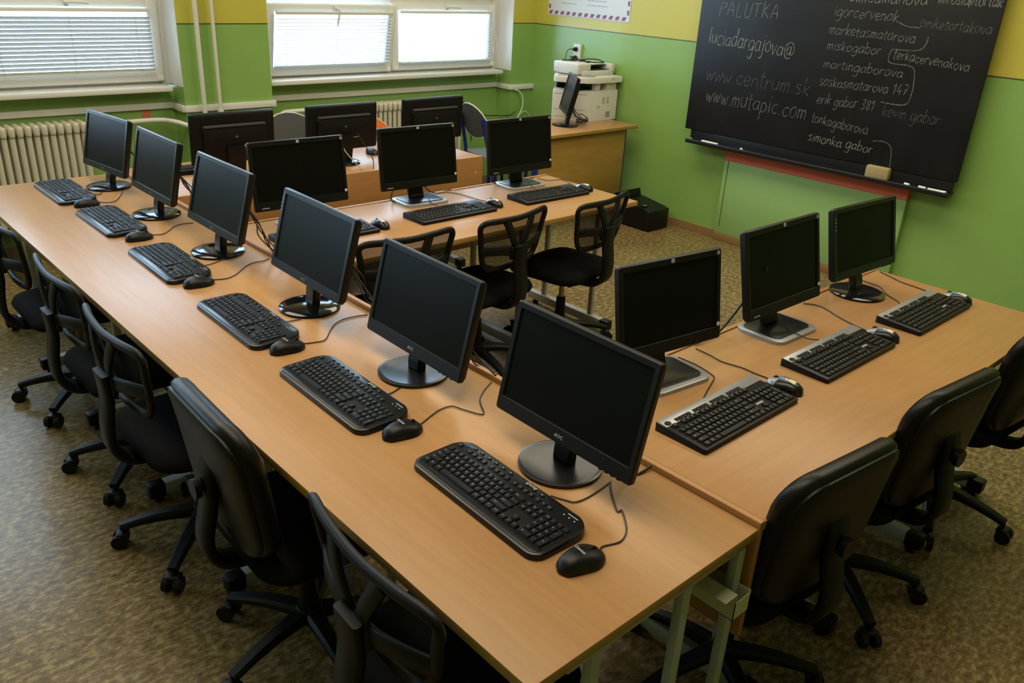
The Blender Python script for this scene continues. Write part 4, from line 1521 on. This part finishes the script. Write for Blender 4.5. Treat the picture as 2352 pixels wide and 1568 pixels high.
def strokefont():
    a = [[(.75, .85), (.4, 1), (.08, .55), (.2, .05), (.55, .1), (.75, .5)], [(.78, 1), (.75, .3), (.9, 0)]]
    ar = a[0]
    g = {
        'a': (a, 1.0), 'b': ([[(.1, 1.8), (.1, 0)], [(.1, .7), (.45, 1), (.75, .55), (.5, 0), (.1, .1)]], .95),
        'c': ([[(.7, .85), (.4, 1), (.08, .5), (.35, 0), (.72, .15)]], .9), 'd': ([ar, [(.76, 1.8), (.76, 0)]], 1.0),
        'e': ([[(.1, .5), (.7, .6), (.55, 1), (.2, .9), (.08, .4), (.35, 0), (.72, .2)]], .9),
        'g': ([ar, [(.78, 1), (.75, -.4), (.45, -.8), (.1, -.55)]], 1.0), 'i': ([[(.15, 1), (.15, 0)], [(.14, 1.38), (.18, 1.48)]], .42),
        'j': ([[(.3, 1), (.28, -.4), (.05, -.75), (-.1, -.6)], [(.3, 1.38), (.33, 1.48)]], .55), 'k': ([[(.1, 1.8), (.1, 0)], [(.65, 1), (.12, .45)], [(.2, .5), (.7, 0)]], .85),
        'l': ([[(.12, 1.8), (.12, .1), (.25, 0)]], .42), 'm': ([[(.1, 1), (.1, 0)], [(.1, .7), (.35, 1), (.48, .7), (.48, 0)], [(.48, .7), (.75, 1), (.9, .7), (.9, 0)]], 1.15),
        'n': ([[(.1, 1), (.1, 0)], [(.1, .7), (.4, 1), (.65, .75), (.68, 0)]], .9), 'o': ([[(.45, 1), (.1, .7), (.15, .15), (.5, 0), (.78, .4), (.65, .9), (.42, 1)]], .95),
        'p': ([[(.1, 1), (.1, -.8)], [(.1, .8), (.45, 1), (.75, .5), (.45, 0), (.1, .15)]], .95), 'r': ([[(.1, 1), (.1, 0)], [(.1, .65), (.35, .95), (.6, .9)]], .72),
        's': ([[(.65, .9), (.3, 1), (.12, .75), (.6, .35), (.45, .02), (.08, .1)]], .82), 't': ([[(.25, 1.6), (.25, .15), (.5, 0)], [(0, 1.05), (.55, 1.1)]], .65),
        'u': ([[(.1, 1), (.12, .2), (.4, 0), (.7, .3)], [(.72, 1), (.72, 0)]], .95), 'v': ([[(.08, 1), (.38, 0), (.7, 1)]], .85),
        'w': ([[(.05, 1), (.25, 0), (.45, .8), (.65, 0), (.9, 1)]], 1.05), 'z': ([[(.1, 1), (.65, 1)], [(.65, 1), (.1, 0)], [(.1, 0), (.7, 0)]], .85),
        '.': ([[(.15, 0), (.22, .08)]], .45), '@': ([[(.95, .95), (.65, 1.1), (.42, .6), (.6, .2), (.9, .4), (1, 1.1)], [(1, 1.1), (1.0, .3), (1.3, .3), (1.4, 1), (.9, 1.6), (.3, 1.3), (.1, .5), (.5, -.2), (1.1, -.15)]], 1.6),
        '1': ([[(.1, 1.2), (.4, 1.7), (.35, 0)]], .7), '4': ([[(.5, 1.7), (.1, .6), (.8, .6)], [(.6, 1.0), (.58, 0)]], 1.0), '7': ([[(.1, 1.6), (.75, 1.6), (.3, 0)], [(.2, .8), (.75, .85)]], .95),
        '3': ([[(.15, 1.5), (.6, 1.6), (.55, 1.0), (.25, .85), (.65, .6), (.5, .05), (.1, .1)]], .9), '8': ([[(.45, .85), (.15, 1.3), (.5, 1.6), (.7, 1.2), (.2, .4), (.45, 0), (.75, .4), (.45, .85)]], .95),
        'P': ([[(.1, 1.7), (.08, 0)], [(.05, 1.65), (.6, 1.7), (.75, 1.25), (.1, .85)]], 1.05), 'A': ([[(.05, 0), (.4, 1.7), (.85, 0)], [(.2, .6), (.7, .6)]], 1.15),
        'L': ([[(.1, 1.7), (.1, 0), (.75, .05)]], 1.0), 'U': ([[(.1, 1.6), (.12, .3), (.45, 0), (.75, .3), (.8, 1.6)]], 1.1), 'T': ([[(.4, 1.6), (.38, 0)], [(0, 1.6), (.85, 1.65)]], 1.1),
        'K': ([[(.1, 1.7), (.1, 0)], [(.8, 1.5), (.15, .8)], [(.15, .8), (.85, 0)]], 1.1), ' ': ([], .6),
    }
    return g


FONT = strokefont()
XB = 5.33     # front face of the board; letters lie on it


def chalk_stroke(bm, P, w):
    Q = smooth_path([(0, y, z) for y, z in P], 4) if len(P) > 2 else [Vector((0, y, z)) for y, z in P]
    L, Rr = [], []
    for i, q in enumerate(Q):
        d = (Q[min(i + 1, len(Q) - 1)] - Q[max(i - 1, 0)])
        nrm = Vector((0, -d.z, d.y))
        if nrm.length < 1e-9:
            nrm = Vector((0, 1, 0))
        nrm.normalize()
        ww = w * random.uniform(0.8, 1.2) / 2
        L.append(q + nrm * ww)
        Rr.append(q - nrm * ww)
    lo = [bm.verts.new((XB - 0.0008, v.y, v.z)) for v in L]
    hi = [bm.verts.new((XB - 0.0008, v.y, v.z)) for v in Rr]
    for i in range(len(Q) - 1):
        bm.faces.new((lo[i], lo[i + 1], hi[i + 1], hi[i]))


def chalk_text(s, y0, z0, y1, z1, xh, m, w=0.005):
    tot = sum(FONT[c][1] for c in s)
    bm = BM()
    x = 0.0
    for c in s:
        gl, adv = FONT[c]
        jz, js = random.uniform(-0.10, 0.10), random.uniform(0.9, 1.12)
        for st in gl:
            P = []
            for px, py in st:
                u = (x + px * 1.0 + 0.10 * py) / tot
                P.append((y0 + (y1 - y0) * u, z0 + (z1 - z0) * u + (py * js + jz) * xh))
            chalk_stroke(bm, P, w)
        x += adv
    o = obj('chalk_writing', bm, m, bb, smooth=0)
    o.matrix_parent_inverse = Matrix.Translation((-5.33, -2.82, -0.79))
    return o


def onboard(name, bm, m, smooth=35):
    o = obj(name, bm, m, bb, smooth=smooth)
    o.matrix_parent_inverse = Matrix.Translation((-5.33, -2.82, -0.79))
    return o


bm = BM()
bx(bm, (XB + 0.011, 2.82, 1.44), (0.022, 2.014, 1.29), 0.003)
onboard('board_panel', bm, 'board')
bm = BM()
bx(bm, (XB + 0.060, 2.82, 1.42), (0.076, 1.93, 1.38), 0.004)
onboard('backing', bm, 'board_frame')
bm = BM()
bx(bm, (XB - 0.012, 2.80, 0.712), (0.085, 1.95, 0.020), 0.008, 3)
bx(bm, (XB - 0.050, 2.80, 0.722), (0.012, 1.95, 0.022), 0.005, 3)
bx(bm, (XB + 0.030, 2.80, 0.750), (0.02, 1.93, 0.08), 0.004)
bx(bm, (XB + 0.065, 2.80, 0.712), (0.08, 1.90, 0.018), 0.004)
onboard('chalk_tray', bm, 'board_frame')
chalk_text('PALUTKA', 3.668, 1.605, 3.182, 1.612, 0.055, 'chalk_line')
chalk_text('luciadargajova@', 3.723, 1.418, 3.03, 1.388, 0.062, 'chalk_bold')
chalk_text('www.centrum.sk', 3.703, 1.161, 2.862, 1.159, 0.062, 'chalk_faint')
chalk_text('www.mutapic.com', 3.683, 1.012, 2.856, 1.008, 0.068, 'chalk_line')
chalk_text('igorcervenak', 2.803, 1.665, 2.381, 1.657, 0.038, 'chalk_line', 0.0044)
chalk_text('emiketortakova', 2.252, 1.638, 1.84, 1.630, 0.036, 'chalk_faint', 0.0044)
chalk_text('marketasmatarova', 2.814, 1.558, 2.252, 1.549, 0.036, 'chalk_line', 0.0044)
chalk_text('miskogabor', 2.808, 1.461, 2.444, 1.461, 0.034, 'chalk_line', 0.0044)
chalk_text('terkacervenakova', 2.366, 1.447, 1.908, 1.424, 0.034, 'chalk_line', 0.0044)
chalk_text('martingaborova', 2.809, 1.351, 2.277, 1.346, 0.035, 'chalk_line', 0.0044)
chalk_text('saskasmatarova 147', 2.815, 1.235, 2.226, 1.246, 0.036, 'chalk_line', 0.0044)
chalk_text('erik gabor 381', 2.806, 1.124, 2.412, 1.129, 0.038, 'chalk_line', 0.0044)
chalk_text('kevin gabor', 2.355, 1.11, 1.994, 1.104, 0.040, 'chalk_faint', 0.0044)
chalk_text('tonkagaborova', 2.817, 0.998, 2.416, 0.980, 0.036, 'chalk_line', 0.0044)
chalk_text('simonka gabor', 2.817, 0.876, 2.36, 0.871, 0.036, 'chalk_bold', 0.0044)
chalk_text('simeumanova', 2.718, 1.752, 2.231, 1.760, 0.040, 'chalk_bold', 0.0044)
chalk_text('miroslavtortak', 2.176, 1.776, 1.822, 1.772, 0.036, 'chalk_line', 0.006)
for P in ([(2.381, 1.657), (2.322, 1.636), (2.243, 1.634)], [(2.384, 1.501), (2.228, 1.508), (2.186, 1.549), (2.184, 1.59)], [(2.384, 1.501), (2.392, 1.45), (2.369, 1.421), (2.25, 1.417), (2.213, 1.379), (2.202, 1.26), (2.23, 1.191), (2.378, 1.188)],
          [(2.374, 0.947), (2.303, 0.955), (2.248, 0.923), (2.229, 0.807)], [(2.00, 1.76), (2.00, 1.81)]):
    bm = BM()
    chalk_stroke(bm, P, 0.005)
    onboard('chalk_line', bm, 'chalk_line', 0)


def chalk(label, y, z, ln, ang, r=0.0075):
    bm = BM()
    cyl(bm, (-ln / 2, 0, 0), (ln / 2, 0, 0), r, 12)
    o = obj('chalk_stick', bm, 'chalk', None, (XB - 0.020, y, z), ang)
    return tag(o, label, 'chalk', 'chalks on the blackboard tray')


ZTR = 0.722 + 0.0076
chalk('long white chalk at the left end of the blackboard tray', 3.575, ZTR, 0.145, radians(88), 0.0085)
chalk('single short chalk stub right of the long chalk on the tray', 3.30, ZTR, 0.028, radians(40), 0.009)
chalk('small chalk stub just right of the sponge', 2.09, ZTR, 0.034, radians(75), 0.009)
chalk('short chalk piece left of the two chalks at the tray end', 1.995, ZTR, 0.045, radians(85), 0.009)
chalk('rear one of two long chalks at the right end of the tray', 1.905, ZTR, 0.11, radians(92))
o = chalk('front one of two long chalks at the right end of the tray', 1.90, ZTR, 0.10, radians(90))
o.location.x -= 0.0165
bm = BM()
bx(bm, (0, 0, 0.040), (0.055, 0.150, 0.080), 0.010, 3)
o = obj('blackboard_sponge', bm, 'sponge', None, (XB - 0.008, 2.290, 0.7225), radians(3))
tag(o, 'yellowish sponge standing on the blackboard tray', 'sponge')

# ------------------------------------------------------------------ poster and socket on the right wall
ps = thing('poster', 'white poster with red and blue striped airmail border on the yellow wall', 'poster', (XW - 0.002, 5.03, 1.49))
bm = BM()
bx(bm, (0, 0, 0.34), (0.003, 0.92, 0.68))
obj('sheet', bm, 'paper', ps, smooth=0)
bm = BM()
xs = -0.0022


def para(bm, y, z, w, h, sk, m):
    v = [bm.verts.new((xs, y + sk, z)), bm.verts.new((xs, y - w + sk, z)), bm.verts.new((xs, y - w - sk, z + h)), bm.verts.new((xs, y - sk, z + h))]
    bm.faces.new(v).material_index = m


n = 13
for q in range(n):
    y = 0.445 - q * 0.069
    for zz in (0.008, 0.645):
        para(bm, y, zz, 0.018, 0.028, 0.008, 0)
        para(bm, y - 0.018, zz, 0.020, 0.028, 0.008, 1)
for q in range(9):
    z = 0.05 + q * 0.069
    for yy in (0.452, -0.430):
        para(bm, yy, z, 0.022, 0.018, 0.0, 0)
        para(bm, yy, z + 0.018, 0.022, 0.018, 0.0, 1)
obj('striped_border', bm, ['paper_red', 'paper_blue'], ps, smooth=0)
bm = BM()
rnd = random.Random(3)
for col, y in enumerate((0.30, 0.0)):
    for q in range(14):
        z = 0.10 + q * 0.036
        if q % 5 == 4:
            continue
        x = y
        end = y - rnd.uniform(0.12, 0.25)
        while x > end:
            wl = rnd.uniform(0.012, 0.035)
            bx(bm, (xs, x - wl / 2, z), (0.001, wl, 0.006))
            x -= wl + 0.008
obj('print_lines', bm, 'print', ps, smooth=0)

so = thing('wall_socket', 'white double wall socket with two black plugs above the copier', 'socket', (XW, 5.10, 1.205))
bm = BM()
bx(bm, (-0.012, 0, 0), (0.024, 0.082, 0.155), 0.006)
obj('plate', bm, 'white_paint', so)
for z in (0.034, -0.034):
    bm = BM()
    lathe(bm, [(0.024, 0.0), (0.024, 0.003), (0.019, 0.003), (0.018, -0.004), (0.001, -0.004)], n=20)
    bmesh.ops.transform(bm, matrix=Matrix.Translation((-0.024, 0, z)) @ Matrix.Rotation(-pi / 2, 4, 'Y'), verts=bm.verts)
    obj('outlet', bm, 'white_paint', so)
for lab, z, pts in (('black plug in the upper socket outlet above the copier', 1.239, [(5.375, 5.10, 1.239), (5.33, 5.11, 1.238), (5.318, 5.125, 1.20), (5.315, 5.13, 1.10)]), ('black plug in the lower socket outlet above the copier', 1.171, [(5.385, 5.10, 1.171), (5.345, 5.10, 1.182), (5.33, 5.04, 1.13), (5.33, 5.0, 1.06)])):
    t = thing('power_plug', lab, 'plug', (5.41, 5.10, z), 0, 'plugs in the wall socket')
    bm = BM()
    cyl(bm, (0.004, 0, 0), (-0.020, 0, 0), 0.0175, 14)
    cyl(bm, (-0.018, 0, 0), (-0.045, 0, 0), 0.012, 12, r2=0.006)
    obj('plug_body', bm, 'black', t)
    bm = BM()
    tube(bm, smooth_path([Vector(p) - Vector((5.41, 5.10, z)) for p in pts], 5), 0.003, 6)
    obj('cord', bm, 'cable', t)

# ------------------------------------------------------------------ office copier on the brown desk
cp = thing('copier', 'white multifunction copier with overhanging scanner on the brown desk', 'copier', (0, 0, 0.741))
PX0 = 5.400
foot = [(PX0, 4.590), (5.13, 4.590), (5.06, 4.625), (4.955, 4.745), (4.895, 4.82), (4.91, 4.85), (5.03, 4.95), (PX0, 4.95)]


def scale_pts(pts, f, cx=5.17, cy=4.80, dx=0, dy=0):
    return [((x - cx) * f + cx + dx, (y - cy) * f + cy + dy) for x, y in pts]


cpo = lambda bm: bmesh.ops.translate(bm, vec=(0, 0, 0), verts=bm.verts)
bm = BM()
plate(bm, list(reversed(foot))[::1], 0.0, 0.235, 0.008)
obj('lower_body', bm, 'device', cp)
bm = BM()   # gap between the body and the scanner, with uprights
bx(bm, (5.33, 4.76, 0.270), (0.12, 0.32, 0.10), 0.004)
bx(bm, (5.16, 4.92, 0.270), (0.25, 0.06, 0.10), 0.004)
bx(bm, (5.165, 4.620, 0.268), (0.055, 0.050, 0.066), 0.008)
obj('upper_body', bm, 'device', cp)
bm = BM()
bx(bm, (5.11, 4.77, 0.2375), (0.24, 0.22, 0.004), 0.001, m=0)
bx(bm, (5.235, 4.78, 0.265), (0.03, 0.22, 0.06), 0.004, m=1)
bx(bm, (5.06, 4.885, 0.268), (0.15, 0.02, 0.07), 0.002, m=0)
obj('output_tray', bm, ['device_dark', 'teal'], cp)
bm = BM()
flange = [(PX0 + 0.015, 4.565), (5.13, 4.565), (5.03, 4.590), (4.93, 4.70), (4.88, 4.80), (4.90, 4.84), (5.03, 4.96), (PX0 + 0.015, 4.96)]
plate(bm, list(reversed(flange)), 0.296, 0.343, 0.012)
obj('scanner_bed', bm, 'device', cp)
bm = BM()
panel = [(5.11, 4.585), (5.035, 4.605), (4.945, 4.71), (4.90, 4.80), (4.935, 4.82), (5.06, 4.66), (5.13, 4.635)]
plate(bm, list(reversed(panel)), 0.340, 0.350, 0.004, m=0)
for q in range(5):
    f = q / 5
    bx(bm, (5.06 - 0.10 * f, 4.632 + 0.125 * f, 0.3505), (0.016, 0.016, 0.003), 0.001, m=1)
obj('control_panel', bm, ['silver', 'device_grey'], cp)
bm = BM()   # document feeder lid with an open slot
bx(bm, (5.215, 4.80, 0.362), (0.37, 0.30, 0.042), 0.010)
bx(bm, (5.06, 4.80, 0.396), (0.15, 0.28, 0.088), 0.014, 3)
bx(bm, (5.255, 4.90, 0.394), (0.30, 0.10, 0.068), 0.010)
bx(bm, (5.385, 4.80, 0.394), (0.05, 0.30, 0.07), 0.010)
obj('document_feeder', bm, 'device', cp)
bm = BM()
bx(bm, (5.225, 4.755, 0.3845), (0.265, 0.19, 0.004), 0.001)
obj('feeder_slot', bm, 'device_dark', cp)
bm = BM()
bx(bm, (5.23, 4.80, 0.424), (0.26, 0.19, 0.008), 0.003)
obj('feeder_tray', bm, 'device', cp)
bm = BM()   # vents and prints on the right side
for gx in (5.235, 5.285):
    for q in range(6):
        bx(bm, (gx, 4.5895, 0.135 + q * 0.009), (0.028, 0.002, 0.003))
for q in range(2):
    bx(bm, (5.18, 4.5895, 0.115 - q * 0.014), (0.038, 0.002, 0.003))
bx(bm, (5.30, 4.5895, 0.045), (0.05, 0.002, 0.045))
bx(bm, (5.305, 4.564, 0.325), (0.03, 0.002, 0.005))
obj('side_vents', bm, 'device_grey', cp, smooth=0)
bm = BM()   # groove lines of the front cassette
d = Vector((4.96 - 4.905, 4.74 - 4.83, 0)).normalized()
ang = math.atan2(4.83 - 4.74, 4.905 - 4.96)
for z in (0.205, 0.085, 0.028):
    for (p, q) in (((4.955, 4.745), (4.895, 4.82)), ((5.06, 4.625), (4.955, 4.745))):
        T = Matrix.Translation(((p[0] + q[0]) / 2, (p[1] + q[1]) / 2, z)) @ Matrix.Rotation(math.atan2(q[1] - p[1], q[0] - p[0]), 4, 'Z')
        bx(bm, (0, 0, 0), (math.hypot(q[0] - p[0], q[1] - p[1]), 0.0025, 0.003), T=T)
obj('cassette_groove', bm, 'device_grey', cp, smooth=0)

# cable bundle lying on the copier and the leads of the sideways monitor
bm = BM()
zt = 0.741 + 0.441
tube(bm, smooth_path([(5.04, 4.90, zt + .001), (5.07, 4.86, zt + 0.004), (5.13, 4.82, zt + 0.008), (5.19, 4.79, zt + 0.006), (5.10, 4.88, zt + 0.004)], 6), 0.006, 7)
bx(bm, (5.12, 4.84, zt + 0.010), (0.075, 0.028, 0.022), 0.006, T=None)
tube(bm, smooth_path([(5.16, 4.80, zt + 0.008), (5.24, 4.80, zt + 0.014), (5.31, 4.76, zt + 0.012), (5.34, 4.72, zt - 0.003), (5.30, 4.70, zt - 0.004), (5.22, 4.74, zt - 0.003), (5.14, 4.78, zt + 0.004)], 6), 0.0042, 7)
tube(bm, smooth_path([(5.10, 4.78, zt - 0.004), (5.14, 4.74, zt - 0.006), (5.19, 4.74, zt - 0.006), (5.20, 4.78, zt - 0.004), (5.15, 4.80, zt + 0.002)], 6), 0.0035, 7)
o = obj('power_cable', bm, 'cable')
tag(o, 'black power cable with adapter coiled on top of the copier', 'cable')
bm = BM()
rnd = random.Random(11)
for q in range(4):
    z0 = 0.741
    p = [(4.83, 4.60, 0.96 - q * 0.01), (4.855 + q * 0.006, 4.585, 0.88), (4.875 + 0.010 * q, 4.56, 0.80 + 0.02 * rnd.random()), (4.91 + 0.012 * q, 4.545, 0.765 + 0.05 * rnd.random())]
    for j in range(5):
        a = rnd.uniform(0, 6.28)
        p.append((4.93 + 0.055 * cos(a), 4.525 + 0.04 * sin(a), z0 + 0.006 + rnd.uniform(0, 0.045)))
    tube(bm, smooth_path(p, 6), 0.0032, 6)
o = obj('cable_tangle', bm, 'cable', t if False else None)
tag(o, 'tangled black leads behind the edge-on monitor on the brown desk', 'cable')

# ------------------------------------------------------------------ black device on the floor by the wall
fb = thing('floor_printer', 'black boxy machine with a raised back flap on the floor by the green wall', 'machine', (5.205, 4.04, 0))
bm = BM()
prof = [(-0.17, 0.0), (0.17, 0.0), (0.17, 0.205), (0.09, 0.205), (-0.05, 0.180), (-0.13, 0.168), (-0.17, 0.160)]
# cross-section in y-z swept along x: low towards the front
a = [Vector((-0.128, y, z)) for y, z in prof]
b = [Vector((0.118, y, z)) for y, z in prof]
loft(bm, [a, b])
bmesh.ops.bevel(bm, geom=list(bm.edges), offset=0.006, segments=2, profile=0.5, affect='EDGES')
obj('body', bm, 'black', fb)
bm = BM()
bx(bm, (-0.005, 0.115, 0.232), (0.21, 0.012, 0.07), 0.004, T=Matrix.Translation((0, 0.115, 0.2)) @ Matrix.Rotation(radians(-16), 4, 'X') @ Matrix.Translation((0, -0.115, -0.2)))
obj('rear_flap', bm, 'black_rough', fb)
bm = BM()
bx(bm, (-0.07, -0.055, 0.1815), (0.07, 0.055, 0.006), 0.002, T=None, m=0)
for q in (0, 1):
    lathe(bm, [(0.005, 0), (0.005, 0.002), (0.001, 0.002)], (-0.075 + q * 0.018, -0.072, 0.184), 10, m=1)
obj('control_panel', bm, ['satin', 'led'], fb)

# ------------------------------------------------------------------ loose leads in the window corner
bm = BM()
tube(bm, smooth_path([(5.215, 5.63, 0.845), (5.25, 5.62, 0.84), (5.285, 5.60, 0.79), (5.27, 5.58, 0.70), (5.20, 5.56, 0.62), (5.15, 5.55, 0.50), (5.16, 5.55, 0.38)], 6), 0.0055, 7)
tube(bm, smooth_path([(5.17, 5.57, 0.40), (5.18, 5.57, 0.55), (5.26, 5.57, 0.66), (5.34, 5.57, 0.64), (5.40, 5.57, 0.52), (5.40, 5.57, 0.38)], 6), 0.005, 7)
tube(bm, smooth_path([(5.13, 5.54, 0.40), (5.15, 5.54, 0.52), (5.22, 5.54, 0.58), (5.30, 5.54, 0.56), (5.35, 5.54, 0.46), (5.35, 5.54, 0.36)], 6), 0.005, 7)
o = obj('network_cable', bm, 'white_cable')
tag(o, 'loops of white cable hanging in the corner below the trunking', 'cable')
bm = BM()
tube(bm, smooth_path([(4.66, 5.80, 0.80), (4.72, 5.81, 0.72), (4.80, 5.81, 0.62), (4.86, 5.81, 0.50), (4.88, 5.81, 0.40)], 5), 0.004, 6)
tube(bm, smooth_path([(4.74, 5.81, 0.76), (4.86, 5.81, 0.69), (5.0, 5.80, 0.62), (5.13, 5.76, 0.61), (5.17, 5.63, 0.63), (5.22, 5.62, 0.66)], 5), 0.004, 6)
o = obj('wall_wire', bm, 'cable')
tag(o, 'thin dark wires sagging across the green wall beside the right radiator', 'wire')
